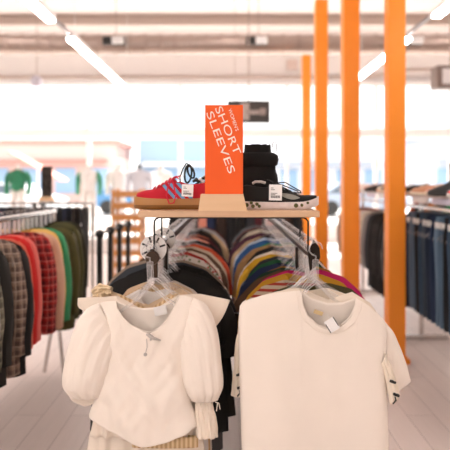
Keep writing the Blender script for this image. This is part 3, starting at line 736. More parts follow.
# beige ruffle collar poking up left of the blouse
Yr = 1.98; rb = thing('ruffle_shoulder_blouse', 'beige top with a small ruffled shoulder, left of the blouse neck', 'top', (XL, Yr, 1.1))
tfr = K([(0, 84, 305), (.15, 93, 296), (.3, 108, 290), (.5, 148, 305), (.7, 180, 288), (1, 205, 306)], Yr)
finish(cloth_body(tfr, tfr, K([(0, 96, 430), (1, 200, 430)], Yr), K([(0, 84, 305), (1, 96, 430)], Yr), K([(0, 205, 306), (1, 200, 430)], Yr), .012, lambda *a: .002*N3(a[0]*9, a[1]*3, 1), nu=30, nv=12, y0=Yr, neck=(.3, .7)), 'body', fabric('light tan cotton', 'd9bd9c'), rb)
finish(cloth_sleeve(K([(0, 92, 290), (.5, 100, 284), (1, 112, 286)], Yr), K([(0, 96, 298), (.5, 104, 296), (1, 113, 293)], Yr), [(0, .01), (.5, .022), (1, .012)], folds=.3, nf=6, y0=Yr-.01), 'ruffle', fabric('beige ruffle', 'e5cda9'), rb)

# ------------------------------------------------------------------ sign on the shelf
SB = MB(); yb0, yb1 = 1.885, 1.955; bx = .0
xs0, xs1, xt0, xt1 = -.1, .065, -.093, .052
zb, zt = ZS, ZS+.056
vs = [(xs0, yb0, zb), (xs1, yb0, zb), (xs1, yb1, zb), (xs0, yb1, zb), (xt0, yb0+.02, zt), (xt1, yb0+.02, zt), (xt1, yb1-.01, zt), (xt0, yb1-.01, zt)]
sign = thing('table_sign', 'orange sign reading women\'s short sleeves in a pale wood block', 'sign', (-.015, 1.92, ZS))
SB.add(vs, [(0, 1, 5, 4), (1, 2, 6, 5), (2, 3, 7, 6), (3, 0, 4, 7), (4, 5, 6, 7), (3, 2, 1, 0)]).build('base_block', wood('pale block wood', 'e2bf98', 'd2aa80', 4, (1, 10, 10)), sign, smooth=False)
SO = plain('orange sign board', 'f05a00', .6, nscale=5, namt=.03)
sx0, sx1 = (205-228)*1.915/560, (243-228)*1.915/560
zt2 = 1.5+(182-105)*1.915/560
MB().box(((sx0+sx1)/2, 1.915, (zt2+ZS+.03)/2), (sx1-sx0, .004, zt2-ZS-.03), bev=.001).build('sign_board', SO, sign, smooth=False)
def lettering(txt, px, py, ang, size, stretch=1.0, off=-.0005, sp=1.0):
    cu = bpy.data.curves.new('lettering', 'FONT'); cu.body = txt; cu.size = size; cu.extrude = .0004; cu.offset = off*size/.03*.1; cu.space_character = sp
    tmp = bpy.data.objects.new('tmp', cu); C.objects.link(tmp); bpy.context.view_layer.update()
    me = bpy.data.meshes.new_from_object(tmp.evaluated_get(bpy.context.evaluated_depsgraph_get())); bpy.data.objects.remove(tmp)
    x_, z_ = P(px, py, 1.912)
    me.transform(Matrix.Scale(stretch, 4, (1, 0, 0)))
    me.transform(Matrix.Rotation(PI/2, 4, 'X')); me.transform(Matrix.Rotation(ang, 4, 'Y'))
    me.transform(Matrix.Translation(Vector((x_, 1.9122, z_))-sign.location))
    me.materials.clear(); me.materials.append(plain('cream lettering', 'f8e8da', .6, namt=.01))
    o = bpy.data.objects.new('lettering', me); C.objects.link(o); o.parent = sign; return o
lettering("WOMEN'S", 228.2, 109.5, math.radians(71), .0165, 1.05)
lettering('SHORT', 214.5, 108.0, math.radians(67), .037, 1.48)
lettering('SLEEVES', 205.8, 112.5, math.radians(69.5), .036, 1.79)

# ------------------------------------------------------------------ shoes
def fprof(s): return curve([(0, .28), (.05, .56), (.15, .72), (.35, .74), (.5, .82), (.72, 1.0), (.88, .86), (.96, .58), (1, .2)], s)[0]
def shoe_sole(L_, W, h, toe=.006, wav=0.0):
    mb = MB(); rings = []; ns = 40
    for i in range(ns+1):
        s = i/ns; w_ = W/2*fprof(s); x_ = s*L_; z0 = toe*max(0, (s-.75)/.25)**2+.003*max(0, (.08-s)/.08); hh = h*(1-.12*math.sin(PI*s))
        sc2 = 1+.05*wav*math.sin(s*60)
        rings.append([Vector((x_, y_, z_)) for y_, z_ in ((-w_*.9, z0), (-w_*sc2, z0+.006), (-w_*1.02*sc2, z0+hh*.6), (-w_*.94, z0+hh), (w_*.94, z0+hh), (w_*1.02*sc2, z0+hh*.6), (w_*sc2, z0+.006), (w_*.9, z0))])
    return mb.loft(rings)
def shoe_upper(L_, W, base_h, hs, open0=.06, open1=.5, toe=.006):
    mb = MB(); rings = []; ns = 48; n = 26
    for i in range(ns+1):
        s = .012+i/ns*.975; w_ = W/2*fprof(s)*.95; h = curve(hs, s)[0]; z0 = base_h*(1-.12*math.sin(PI*s))-.004+toe*max(0, (s-.75)/.25)**2
        k_open = max(0, min(1, (s-open0)/.05, (open1-s)/.06))
        ring = []
        for j in range(n+1):
            t = j/n; c = math.cos(PI*t); sgn = 1 if c > 0 else -1
            yc = w_*sgn*abs(c)**.7; zc = h*math.sin(PI*t)**.75
            tt_ = min(t, 1-t)*2
            if tt_ < .5: q = tt_/.5; yo = w_*(1-.34*q**1.6); zo = h*q**.9
            else: q = (tt_-.5)/.5; yo = w_*(.6-.5*q**.6); zo = h*(1-q)**.8+.012*q
            yo *= sgn
            ring.append(Vector((s*L_, yc*(1-k_open)+yo*k_open, z0+zc*(1-k_open)+zo*k_open)))
        rings.append(ring)
    mb.loft(rings, cap=False, closed=False)
    # toe and heel closing caps
    m = n+1; e = len(rings)-1
    mb.f.append(tuple(range(m))); mb.m.append(0); mb.f.append(tuple(e*m+k for k in range(m-1, -1, -1))); mb.m.append(0)
    return mb
def put(t, obs=None): return t
def place(mb, name, mat, t, sub=None, solidt=0, smooth=True):
    o = mb.build(name, mat, sub or t, smooth=smooth, world=False)
    if solidt: solid(o, solidt)
    return o
def red_mat():
    m, nt, b = base('red suede with blue stripes', .8)
    o, s = coord(nt)
    d_ = mathn(nt, 'SUBTRACT', s[0], mathn(nt, 'MULTIPLY', s[2], .9))      # slanted stripes across the quarter
    inside = mathn(nt, 'MULTIPLY', mathn(nt, 'GREATER_THAN', d_, .042), mathn(nt, 'LESS_THAN', d_, .127))
    st = mathn(nt, 'GREATER_THAN', mathn(nt, 'SINE', mathn(nt, 'MULTIPLY', mathn(nt, 'SUBTRACT', d_, .042), 2*PI/.0285)), 0.0)
    lowz = mathn(nt, 'LESS_THAN', s[2], .094)
    side = mathn(nt, 'GREATER_THAN', mathn(nt, 'ABSOLUTE', s[1]), .012)
    f = mathn(nt, 'MULTIPLY', mathn(nt, 'MULTIPLY', inside, st), mathn(nt, 'MULTIPLY', lowz, side))
    heel = mathn(nt, 'LESS_THAN', s[0], .03)
    f = mathn(nt, 'MAXIMUM', f, heel)
    n = nn(nt, 'ShaderNodeTexNoise'); n.inputs['Scale'].default_value = 300; nt.links.new(o, n.inputs['Vector'])
    nt.links.new(mixc(nt, f, L('bd0c26'), L('6fa6cf')), b.inputs['Base Color']); bump(nt, b, n.outputs[0], .3, .001)
    return m
RED = red_mat(); GUM = plain('gum rubber', 'a8713a', .5, nscale=40, namt=.15); GUM2 = plain('brown gum outsole', '7d4d24', .5)
def gum_mat():
    m, nt, b = base('banded gum rubber', .5); o, s = coord(nt)
    f = mathn(nt, 'GREATER_THAN', s[2], .016); nt.links.new(mixc(nt, f, L('80521f'), L('b07c42')), b.inputs['Base Color']); return m
# red sneaker, toe to the left
rs = thing('red_sneaker', 'red sneaker with light blue stripes and thick gum sole on the shelf', 'shoe', (-.045, 2.015, ZS), 'shoes on the wooden shelf')
rs.rotation_euler = (0, 0, PI)
place(shoe_sole(.292, .1, .043, .004), 'sole', gum_mat(), rs)
hs_r = [(0, .05), (.06, .063), (.2, .058), (.35, .058), (.48, .072), (.55, .072), (.66, .052), (.78, .036), (.9, .027), (1, .012)]
up = place(shoe_upper(.286, .098, .043, hs_r, toe=.004), 'upper', RED, rs)
la = MB()
for k in range(6):
    s = .52+k*.048; x_ = s*.286; z_ = .043+curve(hs_r, s)[0]-.003; w_ = .018
    la.tube([(x_+.004, -w_-.006, z_-.008), (x_, -w_*.5, z_), (x_-.002, 0, z_+.002), (x_, w_*.5, z_), (x_+.004, w_+.006, z_-.008)], .0024, 6)
place(la, 'lace', plain('red lace', 'd61a3c', .7), rs, up)
# loop of lace hanging over the near side (near side is +y local after the half turn)
lo = MB(); px_ = .150
lo.tube([(px_, .02, .112), (px_+.004, .040, .105), (px_+.016, .056, .078), (px_+.020, .061, .048), (px_+.010, .063, .022), (px_-.006, .063, .024), (px_-.013, .061, .05), (px_-.005, .054, .085), (px_+.002, .035, .108)], .0024, 7)
lo.tube([(px_, .02, .112), (px_-.012, .03, .118), (px_-.02, .036, .108)], .0024, 6)
place(lo, 'lace_loop', plain('red lace', 'd61a3c', .7), rs, up)
place(MB().loft([[Vector((x_, y_, z_)) for y_, z_ in ((-.026, a), (.026, a), (.022, a+.004), (-.022, a+.004))] for x_, a in ((.128, .117), (.145, .110), (.175, .093), (.2, .08))]), 'tongue', plain('red lace', 'd61a3c', .7), rs, up)
xt, zt_ = P(188, 190, 1.945)
price_tag(187.5, 190.5, 1.945, .040, .042, .05, 'white price tag with barcode hanging on the red sneaker', bars=11)
# black runner, toe to the right
BN = plain('black knit', '0f0d0a', .85, nscale=300, namt=.3, bstr=.4)
OLV = plain('olive rubber', '5c5a2c', .6)
bs = thing('black_sneaker', 'black running sneaker with white sole and olive pods on the shelf', 'shoe', (.032, 2.01, ZS), 'shoes on the wooden shelf')
sole = place(shoe_sole(.292, .1, .030, .016, 1), 'sole', plain('off white foam', 'e6d6d0', .6), bs)
pods = MB()
for x_, z_, r_ in ((.018, .012, .006), (.034, .016, .008), (.05, .024, .006), (.056, .012, .007), (.07, .019, .0065), (.078, .012, .006), (.206, .015, .008), (.226, .016, .006), (.248, .024, .005), (.015, .024, .005)):
    w_ = .05*fprof(x_/.292)*1.03
    for s in (-1, 1): pods.lathe([(.0005, -.004), (r_*.8, -.004), (r_, 0), (r_*.8, .004), (.0005, .004)], (x_, s*(w_-.001), z_), 14, 'Y')
place(pods, 'sole_pod', OLV, bs, sole)
hs_b = [(0, .05), (.06, .066), (.2, .062), (.35, .058), (.44, .066), (.5, .064), (.62, .044), (.74, .030), (.9, .020), (1, .008)]
up = place(shoe_upper(.288, .096, .030, hs_b, toe=.016), 'upper', BN, bs)
sw = MB(); rings = []
for k in range(13):   # curved tick on the near side
    q = k/12; x_ = .12+q*.10; zc = .040+.030*(1-q)**2.2 if q < 2 else 0; zc = .046+.016*math.cos(q*PI*1.0)*0+.022*(1-q)**2-.004*q; th_ = .0085*math.sin(PI*q**1.7)+.0008
    w_ = .048*fprof(x_/.288)*(1.0-.05*min(1, (zc-.03)/.04)); yy = -(w_+.0015)*(.97 if zc < .05 else .9)
    rings.append([Vector((x_, yy-.002, zc-th_)), Vector((x_, yy-.002+.004, zc+th_)), Vector((x_, yy+.003, zc+th_)), Vector((x_, yy+.003, zc-th_))])
place(sw.loft(rings), 'side_mark', plain('grey mark', '8c8a80', .5), bs, up)
la = MB()
for k in range(5):
    s = .5+k*.055; x_ = s*.288; z_ = .03+curve(hs_b, s)[0]-.002; la.tube([(x_+.004, -.024, z_-.008), (x_, -.01, z_), (x_, .01, z_), (x_+.004, .024, z_-.008)], .0022, 6)
la.tube([(.13, -.02, .094), (.17, -.03, .096), (.205, -.038, .075), (.222, -.04, .066), (.226, -.038, .060), (.2, -.03, .058)], .0021, 6)
la.tube([(.13, .0, .096), (.16, .01, .088), (.195, .012, .074), (.22, .0, .064)], .0021, 6)
place(la, 'lace', plain('black lace', '161412', .7), bs, up)
place(MB().loft([[Vector((x_, y_, z_)) for y_, z_ in ((-.024, a), (.024, a), (.02, a+.004), (-.02, a+.004))] for x_, a in ((.108, .104), (.125, .098), (.16, .078), (.19, .064))]), 'tongue', BN, bs, up)
place(MB().tube([(.055, -.028, .092), (.065, -.03, .098), (.085, -.03, .098), (.1, -.026, .094)], .005, 8), 'collar_lining', plain('grey lining', 'bdb5ae', .8), bs, up)
price_tag(275.5, 192.5, 1.945, .045, .055, .02, 'white price tag with barcode hanging on the black sneaker', bars=11)
# tall black boots at the back
BS = plain('black suede', '0c0907', .9, nscale=150, namt=.35, bstr=.4)
def boot(x, y, hgt, lb, rz):
    t = thing('ankle_boot', lb, 'boot', (x, y, ZS), 'black boots at the back of the shelf', rz)
    place(shoe_sole(.26, .095, .024, .004), 'sole', BLK, t)
    place(shoe_upper(.255, .09, .024, [(0, .06), (.1, .09), (.4, .1), (.5, .09), (.65, .06), (.8, .045), (1, .02)], open0=2, toe=.004), 'foot', BS, t)
    sh = MB(); rings = []
    for k in range(12):
        q = k/11; z_ = .08+(hgt-.08)*q; rx = .084-.036*q+.002*math.sin(q*14); cx_ = .082
        rings.append([Vector((cx_+rx*math.cos(2*PI*j/28)*(1+.09*N3(j*.5, q*5, 2)), .041*math.sin(2*PI*j/28)*(1+.2*N3(j*.6, q*7, 9)), z_+.006*N3(j*.7, 1, 4)*q)) for j in range(28)])
    for q, r2 in ((0, .8), (.3, .78), (1, .7)): rings.append([Vector((.082+.048*r2*math.cos(2*PI*j/28), .041*r2*math.sin(2*PI*j/28), hgt-.002-.08*q)) for j in range(28)])
    s_ = place(sh.loft(rings), 'shaft', BS, t)
    cf = MB(); rings = []
    for z_, r2 in ((hgt-.085, 1.05), (hgt-.075, 1.26), (hgt-.055, 1.34), (hgt-.038, 1.26), (hgt-.03, 1.02)):
        rings.append([Vector((.080+.062*r2*math.cos(2*PI*j/32)*(1+.03*math.sin(j*2)), .040*r2*math.sin(2*PI*j/32), z_)) for j in range(32)])
    place(cf.loft(rings), 'cuff', plain('black fleece', '070504', .95, nscale=400, bstr=.6), t)
    place(MB().tube([(.138, 0, hgt-.01), (.14, 0, hgt+.008), (.147, 0, hgt+.012), (.154, 0, hgt+.004), (.153, 0, hgt-.025)], .0018, 6), 'pull_loop', plain('grey loop', '8d8880', .6), t)
    return t
boot(.030, 2.125, .238, 'tall black boot with padded cuff behind the black sneaker', .0)
# second dark shoe behind the red one with light laces looped up
b2 = thing('black_sneaker', 'black shoe with looped green and white laces behind the red sneaker', 'shoe', (-.02, 2.14, ZS), 'shoes on the wooden shelf', PI)
place(shoe_sole(.19, .085, .03), 'sole', BLK, b2); up = place(shoe_upper(.187, .083, .03, [(0, .06), (.1, .085), (.3, .085), (.5, .075), (.8, .04), (1, .015)]), 'upper', BS, b2)
gl = plain('dark green lace', '15241a', .7)
def lp(c, rx, rz_, y_, mat, r_=.003, rot=0.0):
    mb = MB(); mb.tube([(c[0]+rx*math.cos(a)*math.cos(rot)-rz_*math.sin(a)*math.sin(rot), y_+.004*math.sin(a*2), c[1]+rx*math.cos(a)*math.sin(rot)+rz_*math.sin(a)*math.cos(rot)) for a in [2*PI*k/20 for k in range(20)]], r_, 6, closed=True)
    return place(mb, 'lace', mat, b2, up)
lp((.131, .128), .013, .034, .02, gl, .004, .1); lp((.121, .135), .011, .024, .01, BLK, .004, -.35)
place(MB().tube([(.16, .02, .085), (.162, .02, .115), (.152, .018, .145), (.138, .015, .168), (.132, .01, .165)], .0026, 6), 'lace', gl, b2, up)
for k, (a, b) in enumerate(((.07, .112), (.085, .104), (.058, .118), (.1, .104), (.045, .112), (.035, .122))):
    mb = MB(); mb.tube([(a-.014, .02+.006*k, b-.009), (a, .016+.006*k, b+.003), (a+.012, .02+.006*k, b-.006)], [.006, .009, .005], 7); place(mb, 'bow', SCR if k in (1, 4) else BLK, b2, up)

# ------------------------------------------------------------------ left rack of jackets
XJ, ZJ = -1.35, 1.275
lr = thing('clothes_rack', 'silver rail clothing rack at the left full of flannels and jackets', 'clothing rack', (XJ, 3.4, 0))
MB().box((XJ, 3.4, ZJ), (.03, 1.95, .03), bev=.006).build('rail', CHROME, lr, smooth=False)
for Yl in (2.45, 4.36):
    MB().tube([(XJ, Yl, ZJ), (XJ+.02, Yl, .62), (XJ-.08, Yl-.0, .02)], .014, 8).tube([(XJ, Yl, .68), (XJ-.3, Yl, .02)], .014, 8).tube([(XJ, Yl, .68), (XJ+.07, Yl, .02)], .014, 8).build('leg', CHROME, lr)
jl = [(2.62, 'light grey plaid flannel', plaid('light grey plaid', '9d958a', '5a554d', 'c4bcb0', 120), 3), (2.72, 'sage grey plaid flannel', plaid('sage plaid', '86826f', '4d4a3e', 'aaa592', 120), 3),
      (2.84, 'dark charcoal jacket', fabric('dark charcoal', '2a2824'), 2), (2.93, 'brown plaid flannel', plaid('brown plaid', '98806f', '55463f', 'bfae9f', 130), 2), (3.02, 'black jacket', fabric('jet cotton', '0d0c0c'), 2),
      (3.10, 'salmon shirt', fabric('salmon shirt cloth', 'dd6a52'), 0), (3.17, 'scarlet shirt', fabric('scarlet cloth', 'd52420'), 0), (3.25, 'coral pink shirt', fabric('coral pink cloth', 'e8756a'), 0), (3.32, 'deep red shirt', fabric('deep red cloth', 'b01a1c'), 0),
      (3.39, 'red and black plaid shirt', plaid('red black plaid', 'b02a28', '5b181b', 'd98c80', 130), 0), (3.46, 'orange coral shirt', fabric('orange coral cloth', 'f0704e'), 0), (3.54, 'beige shirt', fabric('beige cloth', 'dcb498'), 0),
      (3.62, 'butter yellow shirt', fabric('butter cloth', 'e6bd6a'), 1), (3.70, 'mint green shirt', fabric('mint green cloth', '3d9a68'), 1), (3.78, 'dark green jacket', fabric('dark green cloth', '16402b'), 1), (3.86, 'olive plaid jacket', plaid('olive plaid', '4c4726', '26230f', '75703d', 90), 1),
      (3.95, 'khaki jacket', fabric('khaki cloth', '514d22'), 2), (4.05, 'army green jacket', fabric('army cloth', '3c3c18'), 2), (4.15, 'moss green jacket', fabric('moss cloth', '47461f'), 2), (4.26, 'black olive jacket', fabric('black olive cloth', '26250f'), 2)]
prev = None
for y, desc, mat, k in jl:
    lb = '%s on the left rack, %s' % (desc, 'nearest the camera' if prev is None else 'behind the '+prev)
    rz = rnd.uniform(-.16, .12)
    hang_garment('jacket' if 'jacket' in desc else 'shirt', JACK[k], (XJ+rnd.uniform(-.02, .02), y, ZJ+.035+rnd.uniform(-.012, .016)), rz, mat, lb, 'jacket' if 'jacket' in desc else 'shirt', 'shirts and jackets on the left rack', sc_=rnd.uniform(.94, 1.06))
    hanger((XJ, y, ZJ+.018), rz, 'clear plastic hanger holding the %s on the left rack' % desc, 'clear hangers on the left rack')
    prev = desc

# rack of dark trousers behind it (rail runs sideways)
def trouser_mesh(seed, hw=.17, length=.85, folds=.01):
    mb = MB(); rings = []; n = 30
    for half in (0,):
        for j in range(16):
            q = j/15; z_ = -.06-length*q; w_ = hw*(.86+.14*math.sin(min(1, q*4)*PI/2))*(1-.12*q)
            ring = []
            for k in range(n):
                a = 2*PI*k/n; xx = w_*math.cos(a); notch = .5*math.exp(-(xx/.03)**2)*min(1, q*3)
                ring.append(Vector((xx, .024*(1-notch)*math.copysign(abs(math.sin(a))**.7, math.sin(a))+folds*math.sin(xx*40+seed+q*4), z_)))
            rings.append(ring)
    return mb.loft(rings).mesh('trouser_legs', bpy.data.materials[0])
TRO = [trouser_mesh(k*2.1) for k in range(3)]
WB = MB().loft([[Vector((.148*math.cos(2*PI*k/24), .022*math.sin(2*PI*k/24), z_)) for k in range(24)] for z_ in (-.09, -.05)], cap=False).mesh('waistband', bpy.data.materials[0])
TG = MB().box((-.14, 0, -.12), (.03, .03, .05), bev=.002).mesh('paper_tag', MATS['white card'])
def trousers(loc, rz, mat, label, group, cat='trousers', tagged=False, k=0, nm='trousers'):
    o = bpy.data.objects.new(nm, TRO[k]); C.objects.link(o); o.location = loc; o.rotation_euler = (0, 0, rz); setmat(o, mat); tag(o, label, cat, group)
    wb_ = bpy.data.objects.new('waistband', WB); C.objects.link(wb_); wb_.parent = o; setmat(wb_, mat)
    if tagged: tg = bpy.data.objects.new('paper_tag', TG); C.objects.link(tg); tg.parent = o
    return o
br = thing('clothes_rack', 'far left rack with a thin rail holding dark trousers', 'clothing rack', (-2.0, 6, 0))
MB().tube([(-2.75, 6, 1.275), (-1.43, 6, 1.275)], .015, 10).build('rail', CHROME, br)
for x in (-2.73, -1.45): MB().tube([(x, 6, 1.27), (x, 6, .1)], .015, 8).tube([(x, 5.75, .02), (x, 5.78, .08), (x, 6, .1), (x, 6.22, .08), (x, 6.25, .02)], .015, 8).build('leg', CHROME, br)
dk = [('black', 'black twill', '100f10'), ('navy', 'navy twill', '1b2438'), ('charcoal', 'charcoal twill', '2b2b2d'), ('ink blue', 'ink twill', '141c30'), ('dark brown', 'dark brown twill', '211813'), ('washed black', 'washed black twill', '1d1c1c'), ('slate', 'slate twill', '2a3038')]
for i in range(13):
    x = -2.66+i*.094; nm_, mk_, cc = dk[i % 7]; where = ('the right end', 'near the right end', 'the middle', 'near the left end', 'the left end')[min(4, (12-i)//3)]
    ss = ('first', 'second', 'third')[(12-i) % 3]
    trousers((x, 6, 1.28), PI/2+rnd.uniform(-.1, .1), fabric(mk_, cc), '%s trousers on far left rack, %s pair at %s' % (nm_, ss, where), 'dark trousers on the far left rack', k=i % 3)
    hanger((x, 6, 1.293), PI/2, 'clear hanger of %s trousers, %s at %s, far left rack' % (nm_, ss, where), 'clear hangers on the far left rack')
# small black sign on that rail
t = thing('rack_sign', 'small black patterned sign on a wooden foot on far left rail', 'sign', (-1.93, 5.95, 1.29))
MB().box((-1.925, 5.95, 1.5), (.115, .006, .33), bev=.002).build('sign_board', prints('black sign print', '17130f', '6d5a50', '3a2f2a', 70, .35), t, smooth=False)
MB().prism([(-2.0, 1.295), (-1.85, 1.295), (-1.865, 1.345), (-1.985, 1.345)], 5.9, 6.0).build('base_block', MATS['pale block wood'], t, smooth=False)

# mannequins in the window
def mannequin(x, y, z, mat, lb, skin=DW, jacket=True, extra=None, h=.0):
    t = thing('mannequin', lb, 'mannequin', (x, y, z), 'mannequins in the shop window')
    ring = lambda q, a, b: [Vector((a*math.cos(2*PI*k/28), b*math.sin(2*PI*k/28), q)) for k in range(28)]
    tor = [(1.0, .14, .1), (1.1, .155, .11), (1.2, .17, .12), (1.3, .19, .125), (1.38, .2, .12), (1.43, .17, .1), (1.46, .1, .07), (1.48, .05, .05)]
    place(MB().loft([ring(*r_) for r_ in tor]), 'jacket', mat, t)
    for s in (-1, 1): place(MB().tube([(s*.17, 0, 1.41), (s*.235, .0, 1.3), (s*.25, .01, 1.12), (s*.24, -.03, .92)], [.055, .062, .055, .045], 14), 'sleeve', extra or mat, t)
    place(MB().loft([ring(1.46, .05, .05), ring(1.54, .045, .045), ring(1.58, .05, .05), ring(1.59, .02, .02)]), 'neck', BLK if not jacket else skin, t)
    for s in (-1, 1): place(MB().tube([(s*.08, 0, 1.02), (s*.1, 0, .5), (s*.09, 0, .02)], [.085, .06, .04], 14), 'leg', skin, t)
    place(MB().lathe([(.001, -.0), (.18, 0), (.18, .015), (.001, .02)], (0, 0, 0), 24), 'base', CHROME, t)
    return t
plat = MB().box((-2.9, 12.5, .15), (5.6, 1.4, .3), bev=.01); tag(plat.build('window_platform', WHITE, smooth=False), 'low white display platform along the left windows', 'platform')
GRN = prints('green varsity', '2f7d5c', '2f7d5c', 'e0b090', 4, .2)
mannequin(-4.65, 12.4, .3, GRN, 'mannequin in a green jacket at the far left window')
mannequin(-3.08, 12.4, .3, plain('white jersey', 'f0eeec', .8), 'mannequin in a white jacket with green sleeves at window', extra=fabric('varsity green', '4c9c7c'))
mannequin(-2.45, 12.5, .3, plain('white jersey', 'f0eeec', .8), 'headless mannequin in a plain white tee beside the green sleeved one')
mannequin(-1.95, 12.3, .3, fabric('pale grey jersey', 'd5d8e2'), 'mannequin with black neck in a pale grey top at window', jacket=False)
mannequin(-1.55, 12.8, .3, plain('white jersey', 'f0eeec', .8), 'white clad mannequin partly hidden by the red sneaker')

# slatted wooden display unit
WO = wood('orange pine', 'd59a5e', 'c58346', 4, (1, 10, 10))
t = thing('slatted_shelf_unit', 'orange pine slatted display unit below the red sneaker', 'shelf unit', (-1.43, 8, 0))
cx = -1.42
for x in (cx-.19, cx+.19):
    for y in (7.85, 8.2): MB().box((x, y, .7), (.04, .04, 1.4)).build('post', WO, t, smooth=False)
for k in range(8):
    z = .18+k*.165
    MB().box((cx, 7.83, z), (.42, .02, .075)).build('slat', WO, t, smooth=False)
    MB().box((cx, 8.02, z-.04), (.40, .33, .015)).build('shelf_board', WO, t, smooth=False)
for k, z in enumerate((.68, .845, 1.01, 1.175)):
    for j, x in enumerate((-.1, .08)):
        o = MB().box((cx+x, 7.98, z-.02+.03), (.14, .2, .055), bev=.01).build('folded_garment', [plain('white fold', 'ece8e4', .9), plain('sand fold', 'd8c3a8', .9), plain('pink fold', 'dcb3a8', .9)][(k+j) % 3])
        tag(o, 'folded %s garment on the %s level of the slatted pine unit, %s' % (['white', 'sand coloured', 'pink'][(k+j) % 3], ['lowest', 'second lowest', 'second highest', 'highest'][k], ['left', 'right'][j]), 'garment', 'folded garments in the pine unit')

# black railing
rl = thing('railing', 'low black metal railing of four round-capped posts left of centre', 'railing', (-.965, 4.8, 0))
pts = [(-.985, 4.3), (-.975, 4.64), (-.965, 4.98), (-.95, 5.33)]
for x, y in pts: 
    p = MB().box((x, y, .55), (.038, .038, 1.1), bev=.003).build('post', BLK, rl, smooth=False)
    MB().lathe([(.001, -.035)]+[(.036*math.sin(a*PI/8), -.036*math.cos(a*PI/8)) for a in range(1, 8)]+[(.001, .036)], (x, y, 1.1), 16).build('cap', BLK, p)
MB().tube([(x, y, 1.1) for x, y in pts], .012, 8).build('top_rail', BLK, rl)

# rack of dark tops standing across the aisle behind the centre rack
cr = thing('clothes_rack', 'low rack of dark tops standing across the aisle behind the centre rack', 'clothing rack', (.1, 5.7, 0))
MB().tube([(-.6, 5.7, 1.39), (.75, 5.7, 1.39)], .015, 10).build('rail', CHROME, cr)
for x in (-.58, .73): MB().tube([(x, 5.7, 1.385), (x, 5.7, .1)], .015, 8).tube([(x, 5.45, .02), (x, 5.48, .08), (x, 5.7, .1), (x, 5.92, .08), (x, 5.95, .02)], .015, 8).build('leg', CHROME, cr)
cl = [('black', 'jet cotton'), ('dark brown', 'chocolate cotton'), ('salmon', 'salmon cotton'), ('charcoal', 'charcoal cotton'), ('inky', 'inky cotton'), ('navy', 'navy cotton'), ('wine', 'wine cotton')]
for i in range(14):
    nm_, mk_ = cl[(i*3) % 7]; x = -.53+i*.093
    hang_garment('hanging_shirt', JACK[1], (x, 5.7, 1.4), PI/2+rnd.uniform(-.1, .1), MATS[mk_], '%s top on the rack across the aisle, %s half' % (nm_, 'left' if i < 7 else 'right'), 'top', 'dark tops on the rack across the aisle')

# ------------------------------------------------------------------ right racks
XD, ZD = 1.78, 1.27
rr = thing('clothes_rack', 'right hand rack with jeans and a shelf of shoes on top', 'clothing rack', (XD, 5.6, 0))
MB().box((XD, 5.7, ZD), (.03, 4.6, .03), bev=.005).build('rail', CHROME, rr, smooth=False)
for Yl in (3.5, 5.3, 7.6): 
    f_ = MB(); f_.box((XD+.05, Yl, .68), (.035, .035, 1.36), bev=.004); f_.box((XD+.05, Yl, .03), (.5, .05, .04), bev=.004); f_.build('upright', CHROME, rr, smooth=False)
MB().box((XD+.12, 5.7, 1.385), (.62, 4.7, .022), bev=.003).build('shelf_board', plain('white board', 'd9cfca', .5), rr, smooth=False)
denims = [('mid blue', 'mid denim', '3e566e'), ('dark indigo', 'indigo denim', '1d2c42'), ('faded blue', 'faded denim', '6a8399'), ('black', 'black denim', '1a1b1e'), ('grey blue', 'grey denim', '485663'), ('navy', 'navy denim', '22334f'), ('stone blue', 'stone denim', '566f86')]
y = 3.52; i = 0; seq = ['nearest', 'second', 'third', 'fourth', 'fifth', 'sixth', 'seventh', 'eighth', 'ninth', 'tenth', 'eleventh', 'twelfth', 'thirteenth', 'fourteenth', 'fifteenth', 'sixteenth', 'seventeenth', 'eighteenth', 'nineteenth', 'twentieth']
while y < 5.15:
    nm_, mk_, cc = denims[(i*3) % 7]
    hanger((XD, y, ZD+.023), 0, 'clear hanger of %s jeans on the right rack, %s from the near end' % (nm_, seq[i]), 'clear hangers on the right rack')
    trousers((XD, y, ZD+.01), rnd.uniform(-.15, .15), fabric(mk_, cc), '%s jeans on the right rack, %s pair from the near end' % (nm_, seq[i]), 'jeans on the right rack', 'jeans', True, i % 3, 'jeans')
    y += .088; i += 1
hz = [(5.2, 'black knit top', 'jet cotton'), (5.32, 'soft black top', 'soft black cotton'), (5.45, 'black satin top', 'black satin'), (5.58, 'ink black top', 'inky cotton'), (5.72, 'coal black top', 'coal cotton'), (5.86, 'plain black top', 'black cotton'), (6.0, 'pitch black jacket', 'jet cotton'), (6.14, 'charcoal top', 'charcoal cotton'),
      (6.32, 'pale grey top', 'smoke cotton'), (6.5, 'white patterned top', 'cream pattern'), (6.7, 'silver white top', 'silver white cotton'), (6.95, 'pale pink top', 'pale pink cotton'), (7.2, 'floral pink top', 'pink floral'), (7.45, 'salmon top', 'salmon cotton'), (7.7, 'taupe top', 'taupe cotton')]
prev = 'jeans'
for y, desc, mk_ in hz:
    hang_garment('hanging_shirt', JACK[3 if y < 6.2 else 0], (XD, y, ZD+.012), rnd.uniform(-.06, .06), MATS[mk_], '%s on the right rack behind the posts, next after the %s' % (desc, prev), 'top', 'tops on the right rack'); prev = desc
